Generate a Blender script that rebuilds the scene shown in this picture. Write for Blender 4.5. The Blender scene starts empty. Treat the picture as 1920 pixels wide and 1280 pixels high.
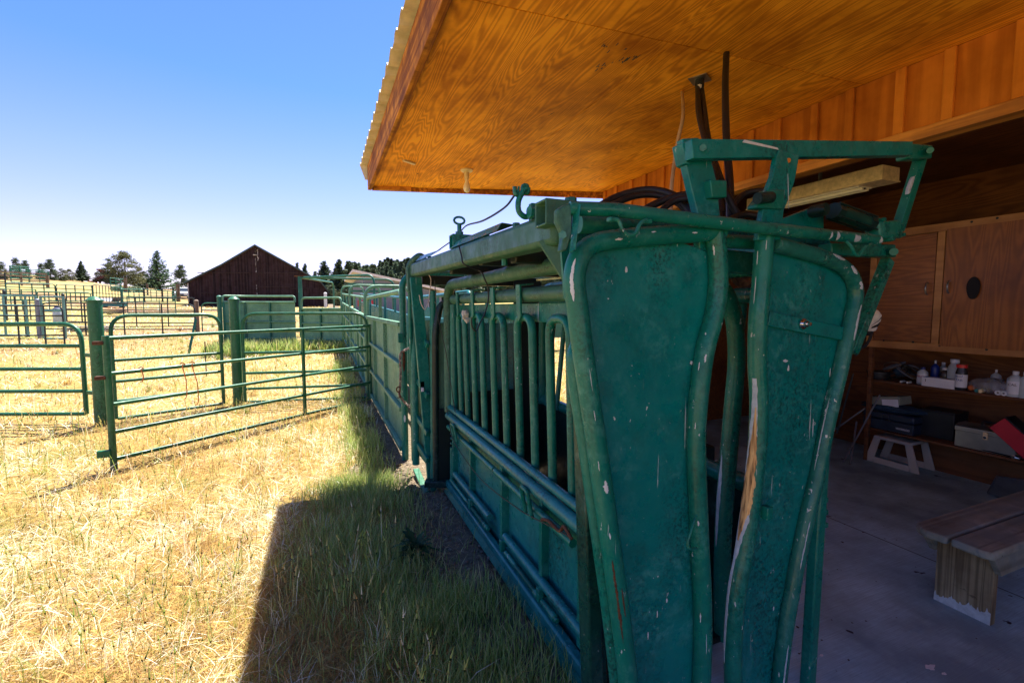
import bpy, bmesh, math, random
import numpy as np
from mathutils import Vector, Matrix

# ------------------------------------------------------------------ camera, sky, sun, exposure
scn = bpy.context.scene
COL = scn.collection
F_PX, EYE = 860.0, 1.65
PITCH = math.atan((640 - 577) / F_PX)
YAW = math.atan((960 - 603) / F_PX * math.cos(PITCH))
cam = bpy.data.cameras.new("camera"); cam.sensor_width = 36.0; cam.lens = F_PX / 1920 * 36
cam.clip_start = 0.02; cam.clip_end = 3000
camo = bpy.data.objects.new("camera", cam); COL.objects.link(camo)
camo.location = (0, 0, EYE); camo.rotation_euler = (math.pi / 2 - PITCH, 0, -YAW)
scn.camera = camo

SUN_EL, SUN_AZ = math.radians(63.5), math.radians(31)      # azimuth from +Y towards +X
world = bpy.data.worlds.new("World"); scn.world = world; world.use_nodes = True
wn = world.node_tree
sky = wn.nodes.new("ShaderNodeTexSky"); sky.sky_type = 'NISHITA'; sky.sun_disc = False
sky.sun_elevation = SUN_EL; sky.sun_rotation = SUN_AZ
sky.altitude = 1300; sky.air_density = 1.1; sky.dust_density = 0.5; sky.ozone_density = 6.0
bg = wn.nodes["Background"]; bg.inputs[1].default_value = 0.086
tint = wn.nodes.new('ShaderNodeMix'); tint.data_type = 'RGBA'; tint.blend_type = 'MULTIPLY'; tint.inputs[0].default_value = 1; tint.inputs[7].default_value = (1.0, .93, 1.12, 1)
wn.links.new(sky.outputs[0], tint.inputs[6])
# a dry clear day: whiter towards the horizon, deeper blue overhead
tcw = wn.nodes.new('ShaderNodeTexCoord'); sepw = wn.nodes.new('ShaderNodeSeparateXYZ'); rw = wn.nodes.new('ShaderNodeValToRGB')
wn.links.new(tcw.outputs['Generated'], sepw.inputs[0]); wn.links.new(sepw.outputs[2], rw.inputs[0])
els = rw.color_ramp.elements
for _ in range(3): els.new(.5)
for e, (p, c) in zip(els, ((0.03, (1, .76, .72)), (.126, (.94, .69, .73)), (.25, (.74, .685, .75)), (.39, (.47, .63, .72)), (1, (.39, .55, .75)))):
    e.position = p; e.color = (*c, 1)
t2 = wn.nodes.new('ShaderNodeMix'); t2.data_type = 'RGBA'; t2.blend_type = 'MULTIPLY'; t2.inputs[0].default_value = 1
wn.links.new(tint.outputs[2], t2.inputs[6]); wn.links.new(rw.outputs[0], t2.inputs[7]); wn.links.new(t2.outputs[2], bg.inputs[0])
sun = bpy.data.lights.new("sun", 'SUN'); sun.energy = 5.0; sun.angle = math.radians(0.53); sun.color = (1, 0.955, 0.88)
suno = bpy.data.objects.new("sun", sun); COL.objects.link(suno)
sd = Vector((math.sin(SUN_AZ) * math.cos(SUN_EL), math.cos(SUN_AZ) * math.cos(SUN_EL), math.sin(SUN_EL)))
suno.rotation_euler = sd.to_track_quat('Z', 'Y').to_euler(); suno.location = (0, 0, 30)
scn.view_settings.view_transform = 'Standard'; scn.view_settings.look = 'None'
scn.view_settings.gamma = 1; scn.view_settings.exposure = 1.82
scn.render.engine = 'CYCLES'
scn.cycles.max_bounces = 7; scn.cycles.diffuse_bounces = 5; scn.cycles.glossy_bounces = 3
scn.cycles.transparent_max_bounces = 6; scn.cycles.sample_clamp_indirect = 6
scn.cycles.use_denoising = True
try: scn.cycles.denoiser = 'OPENIMAGEDENOISE'
except Exception: pass

rng = np.random.default_rng(7); random.seed(7)
V = Vector

# ------------------------------------------------------------------ surveying: photo point + one known plane -> a point of the place
FWD = V((math.sin(YAW) * math.cos(PITCH), math.cos(YAW) * math.cos(PITCH), -math.sin(PITCH)))
RGT = V((math.cos(YAW), -math.sin(YAW), 0)); UPV = RGT.cross(FWD)
EYEV = V((0, 0, EYE))
def ray(px, py): return FWD + RGT * ((px - 960) / F_PX) + UPV * ((640 - py) / F_PX)
def P(px, py, X=None, Y=None, Z=None):
    r = ray(px, py)
    t = X / r.x if X is not None else (Y / r.y if Y is not None else (Z - EYE) / r.z)
    return EYEV + r * t
def sstep(a, b, x):
    t = np.clip((np.asarray(x, float) - a) / (b - a), 0, 1); return t * t * (3 - 2 * t)
def ground_z(x, y):
    x = np.asarray(x, float); y = np.asarray(y, float)
    d = np.hypot(x, y)
    z = 0.035 * np.maximum(0, y - 9) * (1 - 0.6 * sstep(60, 140, y)) 
    z = z + 4.6 * sstep(38, 120, d) * sstep(-14, -55, x) + 1.2 * sstep(34, 60, d) * sstep(-10, -30, x)
    z = z + 26 * sstep(110, 330, y) * sstep(-25, 90, x)
    return z
def gz(x, y): return float(ground_z(x, y))
def G(px, py):
    r = ray(px, py); t = 1.0
    while t < 400:
        p = EYEV + r * t
        if p.z <= gz(p.x, p.y): return V((p.x, p.y, gz(p.x, p.y)))
        t *= 1.004
    return EYEV + r * 100

# ------------------------------------------------------------------ materials
def mat(name):
    m = bpy.data.materials.new(name); m.use_nodes = True
    return m, m.node_tree, m.node_tree.nodes["Principled BSDF"]
def nd(nt, typ, **kw):
    n = nt.nodes.new(typ)
    for k, v in kw.items():
        if k.startswith('i_'):
            n.inputs[int(k[2:]) if k[2:].isdigit() else k[2:].replace('_', ' ')].default_value = v
        else: setattr(n, k, v)
    return n
def coords(nt, scale=(1, 1, 1), loc=(0, 0, 0), rnd=False):
    """Position in the object's own space, so every copy carries its pattern with it."""
    tc = nt.nodes.new("ShaderNodeTexCoord"); mp = nt.nodes.new("ShaderNodeMapping")
    mp.inputs['Scale'].default_value = scale; mp.inputs['Location'].default_value = loc
    src = tc.outputs['Object']
    if rnd:
        oi = nt.nodes.new("ShaderNodeObjectInfo"); ad = nd(nt, "ShaderNodeVectorMath", operation='ADD')
        mul = nd(nt, "ShaderNodeMath", operation='MULTIPLY'); mul.inputs[1].default_value = 37.0
        nt.links.new(oi.outputs['Random'], mul.inputs[0]); nt.links.new(src, ad.inputs[0]); nt.links.new(mul.outputs[0], ad.inputs[1])
        src = ad.outputs[0]
    nt.links.new(src, mp.inputs[0]); return mp.outputs[0]
def noise(nt, vec, scale, detail=4, rough=.55, dist=0):
    n = nd(nt, "ShaderNodeTexNoise"); n.inputs['Scale'].default_value = scale; n.inputs['Detail'].default_value = detail
    n.inputs['Roughness'].default_value = rough; n.inputs['Distortion'].default_value = dist
    nt.links.new(vec, n.inputs['Vector']); return n.outputs['Fac']
def ramp(nt, fac, stops, interp='LINEAR'):
    r = nd(nt, "ShaderNodeValToRGB"); r.color_ramp.interpolation = interp
    el = r.color_ramp.elements
    while len(el) < len(stops): el.new(0.5)
    for e, (p, c) in zip(el, stops):
        e.position = p; e.color = (c, c, c, 1) if isinstance(c, (int, float)) else (*c, 1)
    nt.links.new(fac, r.inputs[0]); return r.outputs[0]
def mix(nt, fac, a, b, typ='MIX'):
    m = nd(nt, "ShaderNodeMix", data_type='RGBA', blend_type=typ)
    for sock, v in ((m.inputs[0], fac), (m.inputs[6], a), (m.inputs[7], b)):
        if isinstance(v, (int, float)): sock.default_value = v
        elif isinstance(v, tuple): sock.default_value = (*v, 1)
        else: nt.links.new(v, sock)
    return m.outputs[2]
def mth(nt, op, a, b=None):
    m = nd(nt, "ShaderNodeMath", operation=op)
    for i, v in enumerate((a, b)):
        if v is None: continue
        if isinstance(v, (int, float)): m.inputs[i].default_value = v
        else: nt.links.new(v, m.inputs[i])
    return m.outputs[0]
def bump(nt, bsdf, h, strength=.3, dist=.01):
    b = nd(nt, "ShaderNodeBump"); b.inputs['Strength'].default_value = strength; b.inputs['Distance'].default_value = dist
    nt.links.new(h, b.inputs['Height']); nt.links.new(b.outputs[0], bsdf.inputs['Normal'])

def paint(name, col, col2, chip=.68, chipcol=(.55, .6, .58), rust=.72, rough=.30, fine=55, grime=.5, dark=None, scuff=.45):
    """Old brushed-on enamel: uneven colour, chips down to pale primer, rust blooms and greasy grime."""
    m, nt, b = mat(name)
    v = coords(nt, rnd=True); vs = coords(nt, (1, 1, .5), rnd=True)
    c = mix(nt, ramp(nt, noise(nt, v, 3.1, 5), [(.35, 0.), (.68, 1.)]), col, col2)
    gr = ramp(nt, noise(nt, v, 9, 7, .7), [(.5, 0.), (.72, 1.)])
    c = mix(nt, mth(nt, 'MULTIPLY', gr, grime), c, dark or tuple(x * .35 + .004 for x in col))
    gr2 = mth(nt, 'MULTIPLY', ramp(nt, noise(nt, v, 75, 3, .7), [(.47, 0.), (.60, 1.)]), ramp(nt, noise(nt, coords(nt, (1, 1, .35), rnd=True), 2.9, 4, .6), [(.47, 0.), (.62, .95)]))
    c = mix(nt, gr2, c, dark or tuple(x * .3 + .003 for x in col))
    pale = (col[0] * 1.2 + .055, col[1] * 1.2 + .085, col[2] * 1.2 + .075)
    sc = mth(nt, 'MULTIPLY', ramp(nt, noise(nt, v, 30, 7, .75), [(.48, 0.), (.62, 1.)]), ramp(nt, noise(nt, v, 3.4, 4, .6, .4), [(.44, 0.), (.62, min(1, scuff * 1.5))]))
    c = mix(nt, sc, c, pale)
    st = mth(nt, 'MULTIPLY', ramp(nt, noise(nt, coords(nt, (70, 70, 2.4), rnd=True), 1., 3, .5), [(.70, 0.), (.72, 1.)]), ramp(nt, noise(nt, v, 4.6, 3), [(.52, 0.), (.60, .8)]))
    c = mix(nt, st, c, chipcol)
    ch = ramp(nt, noise(nt, vs, fine, 3, .6), [(chip, 0.), (chip + .012, 1.)], 'LINEAR')
    area = ramp(nt, noise(nt, v, 2.2, 2), [(.45, .0), (.6, 1.)])
    chm = mth(nt, 'MULTIPLY', ch, area)
    c = mix(nt, chm, c, chipcol)
    rs = mth(nt, 'MULTIPLY', ramp(nt, noise(nt, v, 6.3, 8, .72), [(rust, 0.), (rust + .03, 1.)]), 1.)
    c = mix(nt, rs, c, (.14, .05, .018))
    nt.links.new(c, b.inputs['Base Color'])
    nt.links.new(ramp(nt, noise(nt, v, 14, 5), [(.3, rough - .1), (.75, rough + .22)]), b.inputs['Roughness'])
    b.inputs['Specular IOR Level'].default_value = .33
    bump(nt, b, mth(nt, 'ADD', noise(nt, v, 60, 4), mth(nt, 'MULTIPLY', noise(nt, v, 5.5, 2), 5.)), .2, .004)
    return m
def wood(name, light, dark, axis=1, freq=26, stretch=.16, sc=2.2, rough=.55, spots=0., fig=.8, grey=None, spec=.35):
    """Plywood or board face: the figure is the contour lines of a noise stretched along the grain."""
    m, nt, b = mat(name)
    s = [sc, sc, sc]; s[axis] = sc * stretch
    v = coords(nt, tuple(s), rnd=True); raw = coords(nt)
    f = noise(nt, v, 1.0, 3, .5, .35)
    rings = mth(nt, 'SINE', mth(nt, 'MULTIPLY', f, freq * 6.283 / 2))
    s2 = [60, 60, 60]; s2[axis] = 2.5
    fib = noise(nt, coords(nt, tuple(s2)), 1.0, 4, .6)
    k = mth(nt, 'ADD', mth(nt, 'MULTIPLY', rings, .30), mth(nt, 'ADD', mth(nt, 'MULTIPLY', fib, .55), .12))
    c = mix(nt, ramp(nt, k, [(.12, 0.), (.75, 1.)]), light, dark)
    c = mix(nt, fig, light, c)
    big = ramp(nt, noise(nt, raw, 1.5, 6, .65), [(.30, (.58, .48, .40)), (.48, (.95, .93, .9)), (.70, (1.3, 1.4, 1.6))])
    c = mix(nt, 1., c, big, 'MULTIPLY')
    if grey: c = mix(nt, ramp(nt, noise(nt, raw, 5.5, 7, .65), [(.42, 0.), (.62, .85)]), c, grey)
    if spots:
        sp = ramp(nt, noise(nt, coords(nt, (1, .35, 1)), 13, 5, .65), [(.70, 0.), (.73, 1.)])
        c = mix(nt, mth(nt, 'MULTIPLY', sp, spots), c, (.02, .014, .01))
    nt.links.new(c, b.inputs['Base Color']); b.inputs['Roughness'].default_value = rough
    b.inputs['Specular IOR Level'].default_value = spec
    bump(nt, b, k, .22, .004)
    return m
def plain(name, col, rough=.6, metal=0., var=.25, sc=8, spec=.4, bmp=0.):
    m, nt, b = mat(name); v = coords(nt, rnd=True)
    c = mix(nt, ramp(nt, noise(nt, v, sc, 5, .6), [(.3, 0.), (.7, 1.)]), tuple(x * (1 - var) for x in col), tuple(min(1, x * (1 + var)) for x in col))
    nt.links.new(c, b.inputs['Base Color']); b.inputs['Roughness'].default_value = rough; b.inputs['Metallic'].default_value = metal
    b.inputs['Specular IOR Level'].default_value = spec
    if bmp: bump(nt, b, noise(nt, v, sc * 5, 5), bmp, .01)
    return m

M = {}
M['green'] = paint('squeeze chute green enamel', (.0008, .165, .150), (.002, .20, .175), chip=.70, rust=.745)
M['green_tube'] = paint('green enamel on tube', (.002, .145, .105), (.006, .18, .13), chip=.685, rust=.735)
M['green_lit'] = paint('sunlit green enamel', (.030, .120, .075), (.045, .145, .088), chip=.74, rust=.75, rough=.46)  # paler copy of the chute green; sunlight is put into the colour
M['gate_green'] = paint('gate green enamel', (.014, .105, .045), (.025, .14, .062), chip=.73, rust=.71, rough=.36)
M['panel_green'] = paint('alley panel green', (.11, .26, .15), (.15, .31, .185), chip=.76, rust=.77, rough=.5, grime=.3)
M['door_skylit'] = paint('sky tinted teal enamel', (.006, .15, .14), (.012, .185, .165), chip=.70, rust=.75)  # chute green raised towards blue; the sky's reflection is in the colour
M['far_green'] = paint('far panel green', (.015, .12, .078), (.025, .15, .095), chip=.78, rust=.76, rough=.45)
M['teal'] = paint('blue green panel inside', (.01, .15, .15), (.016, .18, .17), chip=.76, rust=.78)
M['rail_dark'] = plain('dark steel rail', (.018, .028, .028), .5, .2)
M['rail_pale'] = paint('pale teal rail', (.10, .24, .22), (.13, .29, .25), chip=.8, rust=.8)
M['rubber'] = plain('black hose rubber', (.012, .012, .013), .5, 0, .3, 20, bmp=.2)
M['dusty_tube'] = paint('dusty worn green tube', (.003, .125, .095), (.02, .17, .13), chip=.655, rust=.74, scuff=.95)
M['dark_green'] = paint('oily dark green', (.003, .02, .016), (.005, .03, .024), chip=.72, rust=.78, rough=.35)
M['oily_green'] = paint('oily green barrel', (.004, .05, .038), (.008, .07, .05), chip=.72, rust=.78, rough=.28)
M['near_black'] = plain('near black steel', (.006, .016, .015), .45, .1)  # almost black steel tone with slight random variation
M['chrome'] = plain('chromed rod', (.7, .72, .75), .12, 1., .05)
M['zinc_dull'] = plain('dull grey rod', (.12, .12, .13), .6, .3, .2)
M['zinc'] = plain('zinc plated steel', (.4, .42, .44), .35, .9, .2)
M['chain_steel'] = plain('weathered chain steel', (.26, .21, .18), .5, .5, .5, 30)
M['rusty'] = plain('rusty steel', (.11, .045, .022), .8, .3, .5, 30, bmp=.4)
M['primer'] = plain('white primer showing', (.40, .47, .50), .6, 0, .2, 40)
M['white_chip'] = plain('white paint drip', (.58, .63, .64), .55, 0, .1, 40)
def brass():
    m, nt, b = mat('bare brassy steel')
    v = coords(nt, (95, 95, 4)); k = noise(nt, v, 1., 3, .6)
    c = ramp(nt, k, [(.30, (.03, .022, .016)), (.43, (.36, .21, .09)), (.6, (.62, .42, .2)), (.75, (.28, .17, .08))])
    nt.links.new(c, b.inputs['Base Color']); b.inputs['Roughness'].default_value = .38; b.inputs['Metallic'].default_value = .25
    return m
M['brass'] = brass()
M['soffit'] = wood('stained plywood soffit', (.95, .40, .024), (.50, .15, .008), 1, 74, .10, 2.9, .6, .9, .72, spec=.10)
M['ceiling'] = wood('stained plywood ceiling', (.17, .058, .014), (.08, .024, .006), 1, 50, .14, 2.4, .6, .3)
M['siding'] = wood('stained siding', (.52, .17, .018), (.33, .095, .010), 2, 9, .1, 5, .6, .12, .7, spec=.12)
M['batten'] = wood('stained batten', (.58, .20, .022), (.34, .10, .011), 2, 7, .06, 9, .6, .1, .7, spec=.12)
M['trim'] = wood('stained trim board', (.60, .25, .035), (.2, .065, .014), 1, 7, .06, 9, .55, .3, .7)
M['fascia'] = wood('weathered fascia', (.62, .26, .04), (.20, .06, .012), 1, 9, .03, 12, .8, .2, .9, grey=(.15, .055, .025), spec=.1)
M['cabinet'] = wood('cabinet plywood', (.27, .088, .018), (.115, .033, .007), 2, 80, .1, 2.4, .4, .3, .55)
M['cabinet_h'] = wood('cabinet plywood sideways', (.27, .088, .018), (.115, .033, .007), 1, 80, .1, 2.4, .4, .3, .55)
M['frame_wood'] = wood('cabinet frame', (.42, .19, .06), (.25, .1, .03), 1, 6, .06, 9, .45, .25, .6)
M['shelf_wood'] = wood('shelf board', (.16, .06, .02), (.07, .026, .01), 1, 7, .06, 9, .7, .3, .8)
M['bench_wood'] = wood('weathered bench board', (.27, .30, .26), (.11, .12, .10), 0, 9, .04, 9, .85, .9, .7, grey=(.15, .19, .19), spec=.15)
M['bench_leg'] = wood('bench leg board', (.27, .23, .14), (.10, .08, .045), 2, 14, .03, 18, .75, .6, .9)
M['old_post'] = wood('old wooden post', (.2, .14, .1), (.07, .045, .03), 2, 8, .06, 8, .85, .5, .9)
M['lumber'] = wood('grey lumber', (.42, .39, .34), (.2, .17, .14), 0, 8, .06, 8, .85, .2, .8)
M['barn'] = wood('dark brown barn siding', (.040, .022, .023), (.014, .009, .010), 2, 7, .02, 3.5, .8, 0, .95, spec=.12)
M['barn_trim'] = wood('brown barn trim', (.045, .024, .02), (.018, .01, .009), 1, 6, .06, 6, .8, 0, .8)
M['barn_roof'] = plain('barn metal roof', (.05, .085, .08), .5, .5, .2, 3)
M['roof_metal'] = plain('tan galvanised roofing', (.66, .60, .44), .5, 0., .2, 12)
M['lamp_paint'] = plain('yellowed lamp housing', (.72, .55, .30), .5, 0, .25, 25, bmp=.1)
M['lamp_inner'] = plain('white lamp reflector', (.75, .72, .6), .35, 0, .06)
M['bulb'] = plain('frosted bulb glass', (.8, .74, .55), .2, 0, .08)
M['ceramic'] = plain('yellowed porcelain', (.72, .58, .33), .3, 0, .15)
M['cable'] = plain('tan cable', (.45, .30, .14), .6, 0, .2)
M['wire'] = plain('black wire', (.015, .02, .02), .5, .2)
M['twine'] = plain('orange twine', (.55, .13, .03), .7)
M['string'] = plain('pale twine', (.5, .45, .38), .8)
M['tin'] = plain('toolbox aluminium', (.5, .5, .46), .3, .85, .25, 5)
M['black_box'] = plain('black plastic case', (.012, .014, .018), .45, 0, .3)
M['navy'] = plain('navy toolbox steel', (.014, .024, .045), .4, .1, .3)
M['denim'] = plain('navy cloth', (.015, .04, .075), .9, 0, .4, 14, bmp=.6)
M['red'] = plain('red enamel', (.42, .02, .035), .4, 0, .12)
M['cardboard'] = plain('grey green carton', (.20, .22, .18), .7, 0, .15)
M['paper'] = plain('white paper card', (.62, .62, .66), .7, 0, .08)
M['plastic_white'] = plain('translucent white plastic', (.42, .47, .5), .35, 0, .1)
M['plastic_blue'] = plain('deep blue plastic', (.01, .03, .2), .35)
M['plastic_red'] = plain('red plastic cap', (.6, .03, .03), .35)
M['amber'] = plain('dark bottle', (.03, .028, .03), .25)
M['beige'] = plain('beige plastic', (.42, .40, .36), .5, 0, .1)
M['cloth_white'] = plain('dirty white cloth', (.55, .53, .47), .9, 0, .3, 12, bmp=.5)
M['cloth_black'] = plain('black cloth', (.012, .012, .016), .9)
M['ink_blue'] = plain('blue label ink', (.02, .06, .25), .6)
M['ink_dark'] = plain('dark label ink', (.03, .03, .03), .6)
M['ink_red'] = plain('red label ink', (.4, .03, .03), .6)
M['glove'] = plain('brown leather', (.11, .06, .03), .8, 0, .4, 14, bmp=.5)
M['grey_mat'] = plain('grey rubber mat', (.10, .11, .13), .8, 0, .2)
M['rock'] = plain('pale stone', (.42, .4, .37), .9, 0, .25, 6, bmp=.4)
M['bark'] = plain('bark', (.10, .065, .045), .9, 0, .4, 6, bmp=.5)
M['car_white'] = plain('white car paint', (.62, .66, .7), .25, 0, .05)
M['car_glass'] = plain('tinted car glass', (.03, .04, .05), .1)
M['tyre'] = plain('tyre rubber', (.015, .015, .016), .8)
M['rust_red'] = plain('rusty red sculpture', (.2, .06, .045), .8, .2, .4, 3)
M['grey_wall'] = plain('grey blue metal siding', (.20, .215, .25), .6, .2, .12, 4)
M['grey_roof'] = plain('pale shed roof', (.62, .58, .54), .6, 0, .15)

def slab_mat():
    m, nt, b = mat('broomed concrete'); v = coords(nt)
    br = noise(nt, coords(nt, (6, 220, 1)), 1., 3, .6)
    c = mix(nt, ramp(nt, noise(nt, v, 1.6, 6, .6), [(.38, 0.), (.62, 1.)]), (.17, .28, .32), (.40, .66, .75))
    c = mix(nt, ramp(nt, br, [(.35, 0.), (.7, .5)]), c, (.17, .24, .28))
    st = ramp(nt, noise(nt, v, 7.5, 4, .5), [(.70, 0.), (.72, 1.)])
    c = mix(nt, st, c, (.02, .016, .015))
    sp = ramp(nt, noise(nt, v, 24, 2, .5), [(.73, 0.), (.745, 1.)])
    c = mix(nt, sp, c, (.03, .022, .02))
    # shallow sawn joints every 2.4 m
    sx = nd(nt, "ShaderNodeSeparateXYZ"); nt.links.new(v, sx.inputs[0])
    j = mth(nt, 'ABSOLUTE', mth(nt, 'SUBTRACT', mth(nt, 'PINGPONG', mth(nt, 'ADD', sx.outputs[0], .26 - 2.85 + 4.8), 1.2), 0.))
    jm = ramp(nt, j, [(.003, 1.), (.006, 0.)]); c = mix(nt, jm, c, (.03, .025, .025))
    nt.links.new(c, b.inputs['Base Color']); b.inputs['Roughness'].default_value = .85
    bump(nt, b, br, .35, .004); return m
M['slab'] = slab_mat()

def ground_mat():
    m, nt, b = mat('dry pasture soil'); v = coords(nt)
    at = nd(nt, "ShaderNodeAttribute", attribute_name='zone')
    sep = nd(nt, "ShaderNodeSeparateColor"); nt.links.new(at.outputs['Color'], sep.inputs[0])
    n1 = noise(nt, v, .55, 8, .65); n2 = noise(nt, v, 14, 8, .7); n3 = noise(nt, v, .09, 5, .55)
    straw = mix(nt, ramp(nt, n2, [(.3, 0.), (.7, 1.)]), (.20, .115, .035), (.50, .34, .12))
    gr = mix(nt, n2, (.09, .11, .02), (.20, .21, .05))
    c = mix(nt, ramp(nt, n1, [(.50, 0.), (.66, .75)]), straw, gr)
    far = mix(nt, ramp(nt, n3, [(.42, 0.), (.6, 1.)]), (.27, .145, .08), (.36, .28, .10))
    far = mix(nt, ramp(nt, n1, [(.50, 0.), (.64, .8)]), far, (.19, .23, .055))
    c = mix(nt, sep.outputs[1], c, far)
    dirt = mix(nt, ramp(nt, noise(nt, v, 22, 8, .75), [(.3, 0.), (.7, 1.)]), (.075, .055, .038), (.26, .205, .14))
    c = mix(nt, sep.outputs[0], c, dirt)
    nt.links.new(c, b.inputs['Base Color']); b.inputs['Roughness'].default_value = .95; b.inputs['Specular IOR Level'].default_value = .1
    bump(nt, b, mth(nt, 'ADD', noise(nt, v, 30, 8, .75), mth(nt, 'MULTIPLY', n2, .6)), .8, .03); return m
M['ground'] = ground_mat()
def leaf_mat(name, trans=.35, rough=.6, gain=1.):
    """Blades and leaves: colour per blade, light passing through."""
    m, nt, b = mat(name)
    at = nd(nt, "ShaderNodeAttribute", attribute_name='Col')
    nt.links.new(at.outputs['Color'], b.inputs['Base Color']); b.inputs['Roughness'].default_value = rough
    b.inputs['Specular IOR Level'].default_value = .25
    tr = nd(nt, "ShaderNodeBsdfTranslucent"); nt.links.new(at.outputs['Color'], tr.inputs[0])
    ms = nd(nt, "ShaderNodeMixShader"); ms.inputs[0].default_value = trans
    nt.links.new(b.outputs[0], ms.inputs[1]); nt.links.new(tr.outputs[0], ms.inputs[2])
    nt.links.new(ms.outputs[0], nt.nodes['Material Output'].inputs['Surface']); return m
M['grass'] = leaf_mat('grass blades', .4)
M['needles'] = leaf_mat('needles', .2, .7)

# ------------------------------------------------------------------ mesh helpers
BASE = {}
class MB:
    def __init__(s): s.v = []; s.f = []
    def add(s, vs, fs):
        o = len(s.v); s.v += [tuple(p) for p in vs]; s.f += [tuple(i + o for i in f) for f in fs]; return s
    def box(s, c, d, R=None):
        c = V(c); pts = []
        for x in (-.5, .5):
            for y in (-.5, .5):
                for z in (-.5, .5):
                    q = V((x * d[0], y * d[1], z * d[2])); pts.append(c + (R @ q if R else q))
        return s.add(pts, [(0, 1, 3, 2), (4, 6, 7, 5), (0, 4, 5, 1), (2, 3, 7, 6), (0, 2, 6, 4), (1, 5, 7, 3)])
    def span(s, a, b): return s.box([(a[i] + b[i]) / 2 for i in range(3)], [abs(b[i] - a[i]) for i in range(3)])
    def bar(s, a, b, w, h, up=(0, 0, 1)):
        a, b = V(a), V(b); t = (b - a); L = t.length; t.normalize(); u = V(up)
        if abs(t.dot(u)) > .98: u = V((0, 1, 0)) if abs(t.y) < .9 else V((1, 0, 0))
        sx = t.cross(u).normalized(); uz = sx.cross(t)
        return s.box((a + b) / 2, (L, w, h), Matrix((t, sx, uz)).transposed())
    def tube(s, pts, r, n=12, cap=True, closed=False):
        pts = [V(p) for p in pts]; m = len(pts); rs = r if isinstance(r, (list, tuple)) else [r] * m
        def tan(i):
            if closed: return (pts[(i + 1) % m] - pts[i - 1]).normalized()
            return (pts[min(i + 1, m - 1)] - pts[max(i - 1, 0)]).normalized()
        t0 = tan(0); u = t0.orthogonal().normalized(); vs = []
        for i in range(m):
            t = tan(i); u = (u - t * u.dot(t)); u = u.normalized() if u.length > 1e-6 else t.orthogonal().normalized(); w = t.cross(u)
            for k in range(n):
                a = 2 * math.pi * k / n; vs.append(pts[i] + (u * math.cos(a) + w * math.sin(a)) * rs[i])
        fs = []
        for i in range(m if closed else m - 1):
            for k in range(n):
                a, b2 = i * n + k, i * n + (k + 1) % n; c, d = ((i + 1) % m) * n + (k + 1) % n, ((i + 1) % m) * n + k
                fs.append((a, b2, c, d))
        if cap and not closed: fs += [tuple(range(n - 1, -1, -1)), tuple((m - 1) * n + k for k in range(n))]
        return s.add(vs, fs)
    def cyl(s, a, b, r, n=14, r2=None): return s.tube([a, b], [r, r if r2 is None else r2], n)
    def lathe(s, c, prof, n=16, axis=(0, 0, 1)):
        """prof: (radius, height) pairs along axis."""
        ax = V(axis).normalized(); u = ax.orthogonal().normalized(); w = ax.cross(u); c = V(c); vs = []
        for r, h in prof:
            for k in range(n):
                a = 2 * math.pi * k / n; vs.append(c + ax * h + (u * math.cos(a) + w * math.sin(a)) * max(r, 1e-4))
        fs = [(i * n + k, i * n + (k + 1) % n, (i + 1) * n + (k + 1) % n, (i + 1) * n + k) for i in range(len(prof) - 1) for k in range(n)]
        fs += [tuple(range(n - 1, -1, -1)), tuple((len(prof) - 1) * n + k for k in range(n))]
        return s.add(vs, fs)
    def prism(s, poly, t):
        """poly: ring of points; t: thickness vector."""
        t = V(t); n = len(poly); p = [V(q) for q in poly]
        return s.add(p + [q + t for q in p], [tuple(range(n - 1, -1, -1)), tuple(range(n, 2 * n))] + [(i, (i + 1) % n, n + (i + 1) % n, n + i) for i in range(n)])
    def ball(s, c, r, sc=(1, 1, 1), n=12, jit=0.):
        c = V(c); vs = []; fs = []; m = n // 2 + 1
        for i in range(m + 1):
            a = math.pi * i / m
            for k in range(n):
                b = 2 * math.pi * k / n; q = r * (1 + jit * (random.random() - .5))
                vs.append(c + V((math.sin(a) * math.cos(b) * sc[0], math.sin(a) * math.sin(b) * sc[1], math.cos(a) * sc[2])) * q)
        for i in range(m):
            for k in range(n): fs.append((i * n + k, (i + 1) * n + k, (i + 1) * n + (k + 1) % n, i * n + (k + 1) % n))
        return s.add(vs, fs)
    def build(s, name, mt, parent=None, label=None, bev=0., smooth=True, sub=0):
        base = BASE[root_of(parent)] if parent is not None else V((0, 0, 0))
        me = bpy.data.meshes.new(name)
        me.from_pydata([(p[0] - base.x, p[1] - base.y, p[2] - base.z) for p in s.v], [], s.f)
        bm = bmesh.new(); bm.from_mesh(me); bmesh.ops.recalc_face_normals(bm, faces=bm.faces); bm.to_mesh(me); bm.free()
        if smooth:
            me.shade_smooth(); me.set_sharp_from_angle(angle=math.radians(38))
        me.materials.append(M[mt] if isinstance(mt, str) else mt)
        o = bpy.data.objects.new(name, me); COL.objects.link(o)
        if parent is not None: o.parent = parent; ROOT[o.name] = root_of(parent)
        if label: o['label'] = label
        if bev:
            b = o.modifiers.new("bevel", 'BEVEL'); b.width = bev; b.segments = 2; b.limit_method = 'ANGLE'; b.angle_limit = math.radians(40)
            b.harden_normals = False
        return o
ROOT = {}
def root_of(o): return ROOT.get(o.name, o.name)
def tag(o, label=None, cat=None, group=None, kind=None):
    for k, v in (('label', label), ('category', cat), ('group', group), ('kind', kind)):
        if v: o[k] = v
    return o
def thing(name, label, cat, loc, group=None):
    o = bpy.data.objects.new(name, None); COL.objects.link(o); o.location = loc; o.empty_display_size = .2
    BASE[o.name] = V(loc); ROOT[o.name] = o.name
    return tag(o, label, cat, group)
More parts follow.
